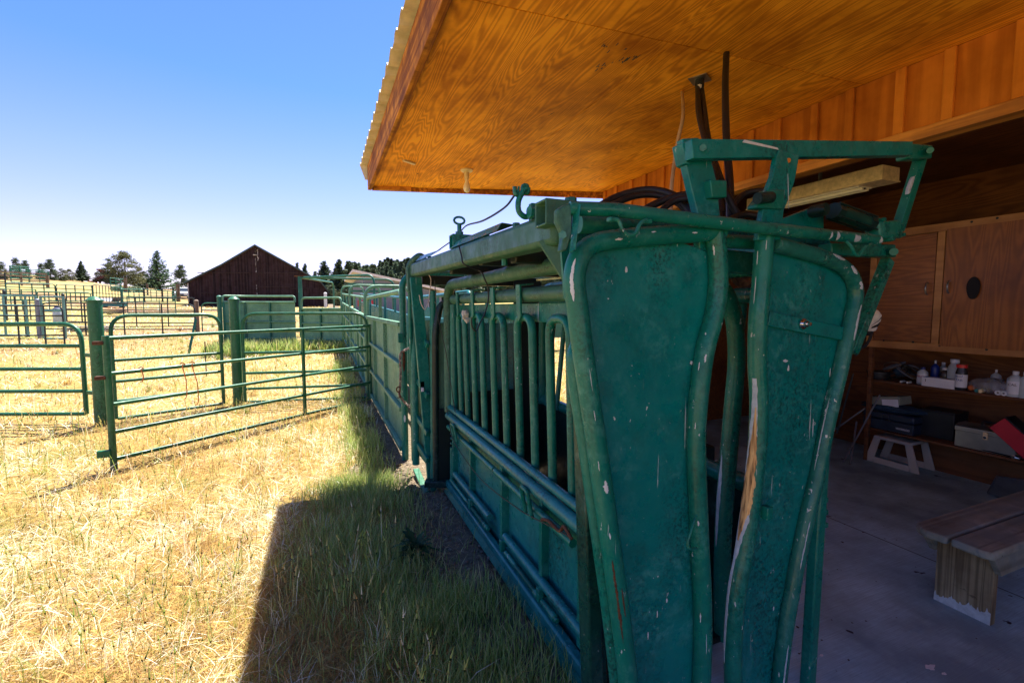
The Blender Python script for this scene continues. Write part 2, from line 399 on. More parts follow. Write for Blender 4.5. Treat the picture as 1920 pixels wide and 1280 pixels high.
def solo(mb, name, mt, label, cat, group=None, kind=None, **kw):
    """A thing that is a single mesh; its origin is put at its own base."""
    xs = np.array(mb.v); base = V((xs[:, 0].mean(), xs[:, 1].mean(), xs[:, 2].min()))
    o = mb.build(name, mt, None, **kw)
    o.data.transform(Matrix.Translation(-base)); o.location = base
    BASE[o.name] = base
    return tag(o, label, cat, group, kind)
def fillet(pts, r, n=6, closed=False):
    pts = [V(p) for p in pts]; m = len(pts); out = []
    for i, p in enumerate(pts):
        if not closed and i in (0, m - 1): out.append(p); continue
        a = pts[i - 1] - p; b = pts[(i + 1) % m] - p
        rr = min(r[i] if isinstance(r, (list, tuple)) else r, a.length * .49, b.length * .49)
        if rr < 1e-4: out.append(p); continue
        A = p + a.normalized() * rr; B = p + b.normalized() * rr
        for k in range(n + 1):
            t = k / n; out.append(A * (1 - t) ** 2 + p * 2 * t * (1 - t) + B * t * t)
    return out
def smooth_path(pts, sub=6):
    """Catmull-Rom through the points."""
    p = [V(q) for q in pts]; p = [p[0] * 2 - p[1]] + p + [p[-1] * 2 - p[-2]]; out = []
    for i in range(1, len(p) - 2):
        for k in range(sub):
            t = k / sub
            out.append(.5 * ((2 * p[i]) + (p[i + 1] - p[i - 1]) * t + (2 * p[i - 1] - 5 * p[i] + 4 * p[i + 1] - p[i + 2]) * t * t + (3 * p[i] - p[i - 1] - 3 * p[i + 1] + p[i + 2]) * t ** 3))
    out.append(p[-2]); return out
def copy_tree(o, parent=None):
    c = o.copy(); COL.objects.link(c); c.parent = parent
    for ch in list(o.children): copy_tree(ch, c)
    return c
def skin(path, r, s0, s1, ang, half, lift=.0012, toward=V((0, -1, 0)), n=26, m=8, seed=1, jag=1.):
    """A flake of paint lying on a bent tube: a strip of its surface between two fractions of its length."""
    p = [V(q) for q in path]; L = [0]
    for a, b in zip(p, p[1:]): L.append(L[-1] + (b - a).length)
    rr = random.Random(seed); mb = MB(); vs = []
    def at(s):
        s *= L[-1]
        for i in range(len(p) - 1):
            if L[i + 1] >= s: 
                return p[i].lerp(p[i + 1], (s - L[i]) / max(1e-9, L[i + 1] - L[i])), (p[i + 1] - p[i]).normalized()
        return p[-1], (p[-1] - p[-2]).normalized()
    jl = jr = 0
    for i in range(n + 1):
        u = i / n; c, t = at(s0 + (s1 - s0) * u); d = (toward - t * toward.dot(t)).normalized(); e = t.cross(d)
        jl = .6 * jl + rr.uniform(-.4, .4) * jag; jr = .6 * jr + rr.uniform(-.4, .4) * jag
        a0 = ang(u) if callable(ang) else ang; h = (half(u) if callable(half) else half * math.sin(math.pi * min(1, max(0, u))) ** .5)
        for k in range(m + 1):
            w = -1 + 2 * k / m; a = a0 + h * w + h * .35 * (jr if w > 0 else jl) * abs(w)
            q = c + (d * math.cos(a) + e * math.sin(a)) * (r + lift * (1 - .9 * (abs(w) > .99)))
            vs.append(q)
    mb.add(vs, [(i * (m + 1) + k, i * (m + 1) + k + 1, (i + 1) * (m + 1) + k + 1, (i + 1) * (m + 1) + k) for i in range(n) for k in range(m)])
    return mb

def tri_object(name, verts, faces_tri, cols, mt, parent=None, base=None):
    """Big foliage mesh from numpy arrays: verts n x 3, faces k x 3, colour per vertex."""
    me = bpy.data.meshes.new(name); base = np.zeros(3) if base is None else np.array(base)
    nv, nf = len(verts), len(faces_tri)
    me.vertices.add(nv); me.vertices.foreach_set('co', (verts - base).astype(np.float32).ravel())
    me.loops.add(nf * 3); me.loops.foreach_set('vertex_index', faces_tri.astype(np.int32).ravel())
    me.polygons.add(nf); me.polygons.foreach_set('loop_start', np.arange(0, nf * 3, 3, dtype=np.int32))
    me.polygons.foreach_set('loop_total', np.full(nf, 3, dtype=np.int32))
    ca = me.color_attributes.new('Col', 'FLOAT_COLOR', 'POINT')
    ca.data.foreach_set('color', np.concatenate([cols, np.ones((nv, 1))], 1).astype(np.float32).ravel())
    me.update(); me.validate()
    me.materials.append(M[mt]); o = bpy.data.objects.new(name, me); COL.objects.link(o)
    if parent is not None: o.parent = parent; ROOT[o.name] = root_of(parent)
    return o
# ------------------------------------------------------------------ the ground
def dirt_w(x, y):
    """1 on the trodden soil beside the chute and along the alley, 0 in the grass."""
    wob = .10 * np.sin(y * 3.1) + .08 * np.sin(y * 7.7 + 1) + .05 * np.sin(x * 11 + y * 5)
    edge = np.interp(y, [-2, 1.2, 1.8, 2.6, 3.4, 4.3, 5.0, 6.5, 9, 12, 30], [.75, .62, .42, .38, .34, .22, .36, .56, .66, .78, .8])
    return sstep(edge - .10, edge + .12, x + wob)
def micro(x, y):
    d = np.hypot(x, y); k = np.clip(1 - d / 22, 0, 1)
    w = dirt_w(x, y) * (x < 1.2)
    n = (np.sin(x * 5.3 + np.sin(y * 4.1)) * np.sin(y * 6.1 + np.sin(x * 3.3) * 1.4) * .012 + np.sin(x * 17 + y * 9) * np.sin(y * 23 - x * 8) * .006 * (.4 + w) - .012)
    return n * k
def axis(lo, hi, fine_lo, fine_hi, step, grow=1.13):
    a = list(np.arange(fine_lo, fine_hi + step, step)); s = step
    while a[-1] < hi: s *= grow; a.append(a[-1] + s)
    s = step
    while a[0] > lo: s *= grow; a.insert(0, a[0] - s)
    return np.array(a)
gx = axis(-900, 900, -4.0, 1.6, .045); gy = axis(-300, 1500, .8, 9, .06)
XX, YY = np.meshgrid(gx, gy); ZZ = ground_z(XX, YY) + micro(XX, YY)
ZZ = np.where((XX > .99) & ((YY < 3.9) | (XX > 3.3)) & (YY < 5.2) & (XX < 6.6), -.03, ZZ)
nx, ny = len(gx), len(gy)
me = bpy.data.meshes.new('ground')
idx = np.arange(nx * ny).reshape(ny, nx)
quads = np.stack([idx[:-1, :-1], idx[:-1, 1:], idx[1:, 1:], idx[1:, :-1]], -1).reshape(-1, 4)
me.vertices.add(nx * ny); me.vertices.foreach_set('co', np.stack([XX, YY, ZZ], -1).astype(np.float32).ravel())
me.loops.add(len(quads) * 4); me.loops.foreach_set('vertex_index', quads.astype(np.int32).ravel())
me.polygons.add(len(quads)); me.polygons.foreach_set('loop_start', np.arange(0, len(quads) * 4, 4, dtype=np.int32))
me.polygons.foreach_set('loop_total', np.full(len(quads), 4, dtype=np.int32))
ca = me.color_attributes.new('zone', 'FLOAT_COLOR', 'POINT')
dw = dirt_w(XX, YY) * (XX < 1.9); fw = sstep(12, 30, np.hypot(XX, YY))
ca.data.foreach_set('color', np.stack([dw, fw, dw * 0, dw * 0 + 1], -1).astype(np.float32).ravel())
me.update(); me.validate(); me.shade_smooth(); me.materials.append(M['ground'])
go = bpy.data.objects.new('ground', me); COL.objects.link(go); go['kind'] = 'structure'

# ------------------------------------------------------------------ grass
HALF_W = 960 / F_PX
def scatter(n, dmin, dmax, keep, power=1.0, margin=.36):
    """Points thinning with distance, over what the photo and a step beside it can see."""
    u = rng.random(n)
    d = dmin * (dmax / dmin) ** u if power == 1 else (dmin ** (1 - power) + u * (dmax ** (1 - power) - dmin ** (1 - power))) ** (1 / (1 - power))
    a = YAW + math.radians(1) + (rng.random(n) - .5) * 2 * (math.atan(HALF_W) + margin)
    x, y = d * np.sin(a), d * np.cos(a)
    k = keep(x, y); return x[k], y[k]
def fbm(x, y, s, seed=0):
    r = np.random.default_rng(seed); t = 0; amp = 1; tot = 0
    for o in range(4):
        a, b, c, e = r.uniform(0, 6.28, 4); f = s * 2 ** o
        t = t + amp * np.sin(x * f * 1.1 + a + 1.7 * np.sin(y * f * .7 + b)) * np.sin(y * f * .9 + c + 1.7 * np.sin(x * f * .8 + e)); tot += amp; amp *= .55
    return t / tot
def blades(x, y, h, w, lean, col, tipcol=None, z0=None, flat=None):
    n = len(x); az = rng.uniform(0, 2 * math.pi, n); s = rng.uniform(0, 2 * math.pi, n)
    z = ground_z(x, y) + micro(x, y) - .01 if z0 is None else z0
    dx, dy = np.cos(az), np.sin(az); sx, sy = np.cos(s), np.sin(s)
    B = np.stack([x, y, z], -1); side = np.stack([sx, sy, sx * 0], -1) * (w / 2)[:, None]
    ld = np.stack([dx, dy, dx * 0], -1); up = np.array([0, 0, 1.])
    v = h * np.cos(lean); l = h * np.sin(lean)
    mid = B + ld * (l * .35)[:, None] + up * (v * .62)[:, None]; tip = B + ld * l[:, None] + up * v[:, None]
    vs = np.stack([B - side, B + side, mid - side * .75, mid + side * .75, tip], 1).reshape(-1, 3)
    o = (np.arange(n) * 5)[:, None]
    fs = (o[:, :, None] + np.array([[0, 1, 3], [0, 3, 2], [2, 3, 4]])[None]).reshape(-1, 3)
    tc = col if tipcol is None else tipcol
    cs = np.stack([col * .85, col * .85, (col + tc) / 2, (col + tc) / 2, tc], 1).reshape(-1, 3)
    return vs, fs, cs
PALE = np.array([[.93, .84, .62], [.90, .78, .50], [.86, .74, .50], [.95, .90, .74]])
GOLD = np.array([[.54, .34, .09], [.62, .42, .12], [.42, .23, .07], [.32, .19, .08], [.56, .44, .15]])
def patchy(x, y, n):
    """Pale flattened straw lies in swirls among golden and brownish growth."""
    t = .44 + .62 * fbm(x, y, 1.35, 12) + .62 * fbm(x, y, 4.2, 13) - .55 * sstep(-.50, .0, x) * (y < 4.6)
    c = np.where((rng.random(n) < t)[:, None], pick(PALE, n), pick(GOLD, n))
    return np.where((rng.random(n) < .35 * greenness(x, y))[:, None], pick(GREENS * .8, n), c)
def join(parts):
    vs, fs, cs, o = [], [], [], 0
    for a, b, c in parts: vs.append(a); fs.append(b + o); cs.append(c); o += len(a)
    return np.concatenate(vs), np.concatenate(fs), np.concatenate(cs)
def outside_shed(x, y): return (x < 1.0) | (y > 5.2) | (x > 6.8)
def clear_of_alley(x, y): return ~((x > .74) & (x < 1.75) & (y > 1.4) & (y < 23))
def field(x, y): return outside_shed(x, y) & clear_of_alley(x, y)
STRAW = np.array([[.80, .62, .28], [.88, .74, .42], [.70, .48, .18], [.86, .74, .50], [.60, .40, .14], [.92, .82, .60]])
GREENS = np.array([[.26, .31, .06], [.35, .38, .08], [.42, .38, .10], [.20, .27, .05]])
def pick(pal, n, var=.16):
    c = pal[rng.integers(0, len(pal), n)]; return np.clip(c * rng.uniform(1 - var, 1 + var, (n, 1)) * rng.uniform(.96, 1.04, (n, 3)), 0, .95)
def greenness(x, y):
    g = .24 + .42 * fbm(x, y, .55, 3) + .34 * fbm(x, y, 2.0, 5)
    g = g + (.35 + .45 * sstep(3.2, 2.2, y)) * sstep(-.25, .35, x + .1 * np.sin(y * 5)) * (y < 5) + .25 * sstep(-.2, .4, x) * (y >= 5) * (y < 14)
    return np.clip(g, 0.03, .95)
# matted straw lying every way
x, y = scatter(250000, 1.3, 60, lambda x, y: field(x, y) & (rng.random(len(x)) > dirt_w(x, y) * (x < 1.9) * .96), 1.35)
d = np.hypot(x, y); n = len(x); w = .0035 * np.maximum(1, d / 3.6)
mat_lie = fbm(x, y, 1.3, 11)
zl = ground_z(x, y) + micro(x, y) + rng.uniform(-.005, .05, n) * (1 + .6 * mat_lie)
p1 = blades(x, y, rng.uniform(.06, .22, n) * (1 + .02 * d), w * rng.uniform(.7, 1.5, n), rng.uniform(1.05, 1.62, n), patchy(x, y, n), None, z0=zl)
# upright dry and green stems
x, y = scatter(115000, 1.3, 60, lambda x, y: field(x, y) & (rng.random(len(x)) > dirt_w(x, y) * (x < 1.9) * .985) & (fbm(x, y, 1.9, 21) + .5 * rng.random(len(x)) > .10), 1.35)
d = np.hypot(x, y); n = len(x); w = .0032 * np.maximum(1, d / 3.6); g = rng.random(n) < greenness(x, y)
shd = ((x > -.0 + .1 * np.sin(y * 6)) & (y < 2.9))[:, None]
col = np.where(g[:, None], pick(GREENS, n) * np.where(shd, np.array([[.85, 1.3, .9]]), 1), patchy(x, y, n)); tip = np.where(g[:, None], col * .6 + pick(STRAW, n) * .4, col)
hh = rng.uniform(.06, .2, n) * (1 + .45 * fbm(x, y, 1.1, 31)) * .9 * np.where((x > -.5) & (y < 4.6), .72, 1) * (1 + .5 * (rng.random(n) < .12))
p2 = blades(x, y, hh, w, rng.uniform(.05, .65, n), col, tip)
vs, fs, cs = join([p1, p2])
tag(tri_object('grass', vs, fs, cs, 'grass'), 'dry straw coloured grass covering the paddock', 'grass', kind='stuff')

# thick green growth: in the shade near the chute, along the alley and at the foot of the crowding pen
def tall_zone(x, y):
    a = ((np.abs(x - .42) < .42) & (y > 1.3) & (y < 2.5)) | ((np.abs(x - .16) < .3) & (y >= 2.5) & (y < 4.3))
    b = (x > .10 + .12 * fbm(x, y, 1.1, 6)) & (x < .62) & (y > 4.5) & (y < 13)
    c = (y > 15.3) & (y < 17.2) & (x > -3.2) & (x < .6)
    return a | b | c
parts = []
xs = np.concatenate([rng.uniform(-.3, 1.0, 52000), rng.uniform(-.1, .65, 16000), rng.uniform(-4, .6, 16000)])
ys = np.concatenate([rng.uniform(1.25, 4.5, 52000), rng.uniform(4.6, 13, 16000), rng.uniform(14.5, 17.6, 16000)])
wz = np.where(ys < 4.5, np.exp(-((xs - np.where(ys < 2.5, .46, .22)) / np.where(ys < 2.5, .44, .30)) ** 2), np.where(ys < 13, np.exp(-((xs - .42) / .2) ** 2), 1))
k = (tall_zone(xs, ys) | (ys < 13)) & (rng.random(len(xs)) < wz) & (fbm(xs, ys, 2.6, 8) + .8 * rng.random(len(xs)) > np.where(ys < 2.4, .15, np.where(ys < 4.5, .48, .34))); x, y = xs[k], ys[k]
far = y > 13; n = len(x); d = np.hypot(x, y)
col = pick(np.array([[.22, .38, .06], [.32, .48, .09], [.16, .32, .05], [.42, .52, .12], [.28, .42, .08], [.66, .60, .26]]), n)
h = np.where(far, rng.uniform(.12, .5, n), np.where(y > 4.6, rng.uniform(.08, .27, n), rng.uniform(.06, .2, n)))
parts.append(blades(x, y, h, np.where(far, .03, .0042 * np.maximum(1, d / 3.5)), rng.uniform(.05, .55, n), col * .9, col * .7 + .3 * pick(STRAW, n)))
vs, fs, cs = join(parts)
tag(tri_object('tall_green_grass', vs, fs, cs, 'grass'), 'taller green grass along the chute, alley and pen walls', 'grass', kind='stuff')

# tufts: bunches of taller stems that break up the mat
tx, ty = scatter(2000, 1.5, 30, lambda x, y: field(x, y) & (dirt_w(x, y) * (x < 1.9) < .4) & (fbm(x, y, 1.0, 51) + rng.random(len(x)) > .4), 1.25)
m = 26; x = np.repeat(tx, m) + rng.normal(0, .028, len(tx) * m); y = np.repeat(ty, m) + rng.normal(0, .028, len(tx) * m); n = len(x); d = np.hypot(x, y)
tc = np.repeat(np.where((rng.random(len(tx)) < .45)[:, None], pick(GREENS * 1.1, len(tx)), pick(np.concatenate([GOLD, PALE]), len(tx))), m, 0) * rng.uniform(.8, 1.15, (n, 1))
vs, fs, cs = blades(x, y, rng.uniform(.08, .24, n) * np.repeat(rng.uniform(.6, 1.1, len(tx)), m), .0032 * np.maximum(1, d / 3.6), rng.uniform(.1, .95, n), np.clip(tc, 0, .95))
tag(tri_object('grass_tufts', vs, fs, cs, 'grass'), 'loose tufts of longer grass standing out of the mat', 'grass', kind='stuff')

# seed heads (foxtail barley) standing above the mat
def ears(n0, dmin, dmax):
    x, y = scatter(n0, dmin, dmax, lambda x, y: field(x, y) & (dirt_w(x, y) * (x < 1.9) < .5) & (fbm(x, y, 1.2, 41) + rng.random(len(x)) > np.where((x > -.45) & (y < 4.5), .95, .35)), 1.2)
    n = len(x); d = np.hypot(x, y); z = ground_z(x, y) + micro(x, y); h = rng.uniform(.10, .27, n)
    az = rng.uniform(0, 6.28, n); ln = rng.uniform(.02, .28, n); tilt = rng.uniform(.1, .6, n)
    B = np.stack([x, y, z], -1); H = np.stack([np.cos(az), np.sin(az), az * 0], -1)
    top = B + H * (h * ln)[:, None] + np.array([0, 0, 1.]) * h[:, None]
    s = rng.uniform(0, 6.28, n); S = np.stack([np.cos(s), np.sin(s), s * 0], -1)
    g = rng.random(n)[:, None]; col = pick(np.array([[.36, .44, .10], [.48, .52, .15], [.6, .52, .2]]), n); col = np.where(g < .3, pick(STRAW, n), col)
    wS = .0016 * np.maximum(1, d / 3.6)[:, None]; wE = .0040 * np.maximum(1, d / 5)[:, None]; L = rng.uniform(.035, .065, n)[:, None]
    dirv = H * np.sin(tilt)[:, None] + np.array([0, 0, 1.]) * np.cos(tilt)[:, None]
    T = np.cross(dirv, S); T /= np.linalg.norm(T, axis=1)[:, None] + 1e-9
    vs = [B - S * wS, B + S * wS, top - S * wS, top + S * wS]; f = [[0, 1, 3], [0, 3, 2]]; k = 4
    for Q in (T, np.cross(dirv, T)):
        vs += [top, top + dirv * L * .35 - Q * wE, top + dirv * L * .35 + Q * wE, top + dirv * L * 1.25]
        f += [[k, k + 1, k + 2], [k + 1, k + 2, k + 3]]; k += 4
    vs = np.stack(vs, 1).reshape(-1, 3); fs = ((np.arange(n) * k)[:, None, None] + np.array(f)[None]).reshape(-1, 3)
    return vs, fs, np.repeat(col, k, 0)
vs, fs, cs = ears(14000, 1.5, 24)
tag(tri_object('seed_heads', vs, fs, cs, 'grass'), 'foxtail seed heads standing in the dry grass', 'seed heads', kind='stuff')

# clods, straw litter and pebbles on the trodden soil
n = 2600; x = rng.uniform(.05, 1.0, n); y = rng.uniform(1.3, 9.5, n) ** 1.0; k = (dirt_w(x, y) > .5) & (x < np.where(y < 4, 1.02, .8)); x, y = x[k], y[k]
mb = MB()
for a, b in zip(x, y):
    r = random.uniform(.004, .018) * (1.6 if random.random() < .06 else 1)
    mb.ball((a, b, float(micro(a, b)) + r * .25), r, (random.uniform(.8, 1.3), random.uniform(.7, 1.2), random.uniform(.45, .8)), 6, .5)
M['clod'] = plain('soil clod', (.16, .125, .09), .95, 0, .4, 20)
tag(mb.build('soil_clods', 'clod'), 'clods and pebbles on the bare soil beside the chute', 'soil clods', kind='stuff')
n = 6500; x = rng.uniform(.0, 1.0, n); y = rng.uniform(1.3, 9.5, n); k = (dirt_w(x, y) > .4) & (fbm(x, y, 2.1, 77) > -.1); x, y = x[k], y[k]; n = len(x)
vs, fs, cs = blades(x, y, rng.uniform(.03, .11, n), np.full(n, .0028), rng.uniform(1.3, 1.56, n), pick(STRAW * .8, n), None, z0=micro(x, y) + .006)
tag(tri_object('straw_litter', vs, fs, cs, 'grass'), 'loose straw lying on the bare soil', 'straw', kind='stuff')

# one broad leafed thistle in the shade
c = G(778, 1050); root = thing('thistle_plant', 'dark green thistle with spiky leaves on the shaded soil beside the chute', 'weed', c)
vs_, fs_, cs_, o = [], [], [], 0
for i in range(46):
    a = random.uniform(0, 6.28); L = random.uniform(.09, .2); up = random.uniform(.15, 1.1); w = random.uniform(.012, .022); st = random.uniform(0, .12)
    D = np.array([math.cos(a), math.sin(a), 0]); S = np.array([-math.sin(a), math.cos(a), 0]); b0 = np.array(c) + np.array([0, 0, st])
    pts = []
    for j in range(7):
        t = j / 6; q = b0 + D * L * math.cos(up) * t + np.array([0, 0, 1]) * (L * math.sin(up) * t - .10 * t * t * L * 4)
        ww = w * math.sin(math.pi * (t * .92 + .06)) * (1.5 if j % 2 else .7); pts += [q - S * ww + [0, 0, .004], q, q + S * ww + [0, 0, .004]]
    for j in range(6):
        for k in (0, 1):
            A = o + j * 3 + k; fs_ += [[A, A + 1, A + 4], [A, A + 4, A + 3]]
    col = np.array([.03, .085, .035]) * random.uniform(.7, 1.4); vs_ += pts; cs_ += [col] * 21; o += 21
lf = tri_object('leaves', np.array(vs_), np.array(fs_), np.array(cs_), 'grass', root, base=np.array(c))
# ------------------------------------------------------------------ tube gates and pen panels
def tube_gate(label, a, b, heights, mt, r=.024, corner=.0, stiles=(), cat='gate', group=None, name='tube_gate', n=10, top_round=None, parts=True, tilt=(0, 0), low=.0):
    """a, b: foot points of the two ends; heights: rails from the top down (pairs for left and right ends allowed)."""
    a, b = V(a), V(b); root = thing(name, label, cat, a if a.z < b.z else a, group)
    H = [h if isinstance(h, tuple) else (h, h) for h in heights]
    la = lambda h: a + V((0, 0, h)); lb = lambda h: b + V((0, 0, h))
    hb = H[-1]
    c = corner if isinstance(corner, (tuple, list)) else (corner, corner)
    path = [la(hb[0]), la(H[0][0]), lb(H[0][1]), lb(hb[1])]
    if tilt != (0, 0): path[0] = path[0] - V((0, 0, low)); path[3] = path[3] - V((0, 0, low))
    if low: path = [path[0] - V((0, 0, low))] + path[1:3] + [path[3] - V((0, 0, low))]
    if max(c) > 0: pth = fillet(path, [0, c[0], c[1], 0], 7)
    else: pth = None
    fr = MB()
    if pth: fr.tube(pth, r, n)
    else:
        fr.tube([path[0], path[1] + V((0, 0, r))], r * 1.15, n).tube([path[3], path[2] + V((0, 0, r))], r * 1.15, n)
    fr.build('frame', mt, root)
    for i, h in enumerate(H):
        if i == 0 and pth: continue
        d = (b - a).normalized() * r * .8
        MB().tube([la(h[0]) + d, lb(h[1]) - d], r * .9, n).build('rail', mt, root)
    for s in stiles:
        p = a.lerp(b, s); h0 = H[0][0] * (1 - s) + H[0][1] * s; h1 = hb[0] * (1 - s) + hb[1] * s
        off = (b - a).cross(V((0, 0, 1))).normalized() * r * .9
        MB().bar(p + V((0, 0, h1)) + off, p + V((0, 0, h0)) + off, r * 1.5, r * 1.5, (b - a)).build('stile', mt, root)
    return root
def post(label, p, h, r, mt, cap=True, name='fence_post', group='round steel posts of the pens', cat='post'):
    root = thing(name, label, cat, p, group)
    MB().cyl(V(p) - V((0, 0, .1)), V(p) + V((0, 0, h)), r, 20).build('shaft', mt, root)
    if cap: MB().lathe(V(p) + V((0, 0, h - .012)), [(r * 1.12, 0), (r * 1.14, .03), (r * 1.0, r * .45), (r * .62, r * .82), (r * .1, r * .98)], 20).build('cap', mt, root)
    return root
gap = 'tube gates around the near pens'
# the gate leaning across the foreground, hinged at the alley wall
A = V((-2.01, 5.8, 0)); B = V((.77, 8.47, 0))
ga = tube_gate('near green five rail gate open across the grass, orange twine on its left half', A, B,
               [(1.345, 1.335), (.985, .965), (.67, .63), (.385, .325), (.105, .0 + .03)], 'gate_green', .0235, 0, (.62,), 'gate', gap, low=.0)
fr = MB().tube([A + V((0, 0, -.03)), A + V((0, 0, 1.37))], .031, 14); fr.build('end_post', 'gate_green', ga)
MB().box(A + V((-.06, -.03, .18)), (.11, .05, .07)).build('latch', 'gate_green', ga, bev=.004)
for z in (1.3, .95):
    MB().box(A + V((-.055, -.01, z)), (.09, .05, .035)).build('hinge', 'rusty', ga, bev=.003)
def twine(pts, r=.004): return MB().tube(smooth_path(pts, 5), r, 6)
dAB = (B - A)
def onA(t, h): return A + dAB * t + V((0, 0, h))
for i, (px, y0, y1, lab) in enumerate([(264, 688, 716, 'short orange twine knot on the near gate, left'), (342, 680, 748, 'long orange twine hanging from the near gate, middle'), (360, 678, 760, 'orange twine loop trailing lowest from the near gate, right')]):
    def pl(x, y):
        r = ray(x, y); nrm = dAB.cross(V((0, 0, 1))); t = (A - EYEV).dot(nrm) / r.dot(nrm); return EYEV + r * t * .993
    w = 4 + 3 * i
    pts = [pl(px - 5, y0 + 3), pl(px, y0), pl(px + 5, y0 + 3), pl(px, y0 + 5), pl(px + w * .6, (y0 * 2 + y1) / 3), pl(px + w, (y0 + y1) / 2), pl(px + w * 1.2, y1 - 8), pl(px + w * .6, y1)]
    solo(twine(pts, .005), 'baling_twine', 'twine', lab, 'twine', 'orange twine tied on the near gate')
P1 = (-2.93, 8.17, 0); P2 = (-1.37, 9.01, 0)
post('round green post with domed cap left of the near gate', P1, 1.74, .085, 'gate_green')
post('round green post with domed cap between the two arched gates', P2, 1.78, .078, 'gate_green')
tube_gate('arched green gate between the two capped posts', (-2.78, 8.2, 0), (-1.56, 8.86, 0), [1.54, 1.235, .90, .595, .31, .055], 'gate_green', .026, .24, (), 'gate', gap)
tube_gate('arched green gate from the second capped post to the alley wall', (-1.26, 8.98, 0), (.74, 8.62, 0), [1.55, 1.25, .88, .53, .26, .03], 'gate_green', .026, .24, (), 'gate', gap)
tube_gate('green gate entering from the left edge, rounded at its right end', (-5.6, 9.3, 0), (-3.17, 8.36, 0), [1.42, 1.11, .78, .46, .13], 'gate_green', .03, .26, (), 'gate', gap)
for z in (.98, .44): # gate lugs on the first post
    solo(MB().bar((-3.15, 8.36, z), (-2.99, 8.22, z), .04, .05), 'gate_lug', 'gate_green', 'flat lug joining the left gate to the capped post, %s one' % ('upper' if z > .6 else 'lower'), 'bracket', 'gate lugs')

# middle distance pens: (foot left, foot right in the photo, height, rails, material, corners, stiles, label)
def pen(l, r, hgt, nr, mt, cor, st, label, rad=.024, low=.1, d0=None, n=8, bars=None):
    a = G(*l); b = G(*r); hs = [hgt - (hgt - low) * i / (nr - 1) for i in range(nr)]
    return tube_gate(label, a, b, hs, mt, rad, cor, st, 'pen panel', 'tube panels of the farther pens', 'pen_panel', n)
pen((80, 634), (368, 634), 1.35, 6, 'rail_dark', (.3, .3), (.28, .53, .78), 'dark six rail pen panel behind the near gates, arched ends', .025)
pen((-45, 632), (72, 634), 1.6, 5, 'rail_pale', 0, (.5, .85), 'pale teal pen panel at the left edge, thick rails', .035)
pen((82, 640), (124, 640), 1.6, 4, 'rail_pale', 0, (), 'short pale teal pen panel right of the grey post', .035)
pen((190, 617), (366, 615), 1.5, 3, 'rail_dark', 0, (.37, .71), 'thin dark rail fence behind the six rail panel', .028)
pen((-20, 601), (112, 604), 1.5, 4, 'rail_dark', (0, .35), (.25, .6), 'dark pen panel with one arched end at far left', .024)
pen((380, 626), (417, 626), 1.35, 5, 'far_green', (.25, 0), (), 'small green panel beside the curved crowding pen', .024)
pen((13, 566), (105, 566), 1.5, 5, 'far_green', .25, (.25, .5, .75), 'far green panel, leftmost of the upper row', .04)
pen((107, 566), (174, 567), 1.5, 5, 'far_green', .2, (.25, .5, .75), 'far green panel, second of the upper row', .04)
pen((176, 566), (228, 569), 1.6, 3, 'far_green', .2, tuple(i / 9 for i in range(1, 9)), 'far green panel with close upright bars above the trough', .035)
pen((231, 568), (270, 566), 1.35, 5, 'far_green', .1, (.25, .5, .75), 'far green panel right of the upright bars', .04)
pen((272, 566), (304, 566), 1.35, 5, 'far_green', .1, (.33, .66), 'far green panel in front of the spruce', .04)
pen((306, 566), (331, 566), 1.3, 5, 'far_green', .1, (.33, .66), 'far green panel ending at the tall wooden post', .04)
pen((208, 546), (236, 548), 1.8, 5, 'far_green', .1, (.33, .66), 'pale green panel on the slope beside the winged sculpture', .05)
pen((21, 530), (55, 531), 2.0, 9, 'far_green', 0, (.5,), 'dense green rail panel high on the slope, left half', .06)
pen((56, 530), (92, 532), 1.7, 8, 'far_green', 0, (.5,), 'dense green rail panel high on the slope, right half', .05)
pen((-20, 655), (122, 652), 1.35, 5, 'rail_dark', (0, .2), (.4, .75), 'dark low rail panel just behind the left gate', .024)
pen((126, 606), (186, 608), 1.45, 5, 'rail_dark', .25, (.5,), 'dark arched panel between the teal rails and the trough', .03)
pen((0, 584), (70, 584), 1.5, 5, 'far_green', 0, (.3, .6), 'green panel in the middle row at far left', .035)
pen((72, 584), (172, 584), 1.4, 5, 'far_green', .2, (.2, .4, .6, .8), 'green arched panel in the middle row', .035)
pen((240, 590), (330, 590), 1.3, 4, 'far_green', 0, (.33, .66), 'low green panel behind the thin dark rail fence', .03)
pen((-14, 552), (12, 553), 1.8, 6, 'rail_dark', 0, (.5,), 'dark rail panel on the slope at the left edge', .05)
def pst(px, y0, y1, wpx, mt, lab, cat='post', name='fence_post', cap=True, group='posts of the farther pens'):
    p = G(px, y1); dep = (p - EYEV).dot(FWD); h = (y1 - y0) * dep / F_PX
    return post(lab, p, h, wpx * .5 * dep / F_PX, mt, cap, name, group, cat)
pst(75, 563, 634, 6.5, 'grey_wall', 'grey capped post standing tall at the end of the six rail panel')
pst(52, 566, 632, 6, 'rail_dark', 'dark thick post left of the grey post')
pst(122, 552, 612, 5, 'rail_dark', 'dark post with pale cap right of the short teal panel')
pst(12, 546, 601, 5, 'rail_dark', 'dark capped post near the left edge')
pst(31, 553, 604, 3.2, 'rail_dark', 'thin dark post between the two leftmost capped posts')
pst(371, 565, 626, 7, 'old_post', 'olive capped post at the right end of the dark rails')
pst(107, 540, 566, 3, 'rail_dark', 'far dark post between first and second upper panels')
pst(175, 536, 566, 3, 'rail_dark', 'far dark post left of the upright bar panel')
pst(229, 542, 569, 4, 'far_green', 'far green post right of the upright bar panel')
pst(271, 541, 566, 3, 'rail_dark', 'far dark post below the spruce, left')
pst(305, 541, 566, 3, 'rail_dark', 'far dark post below the spruce, right')
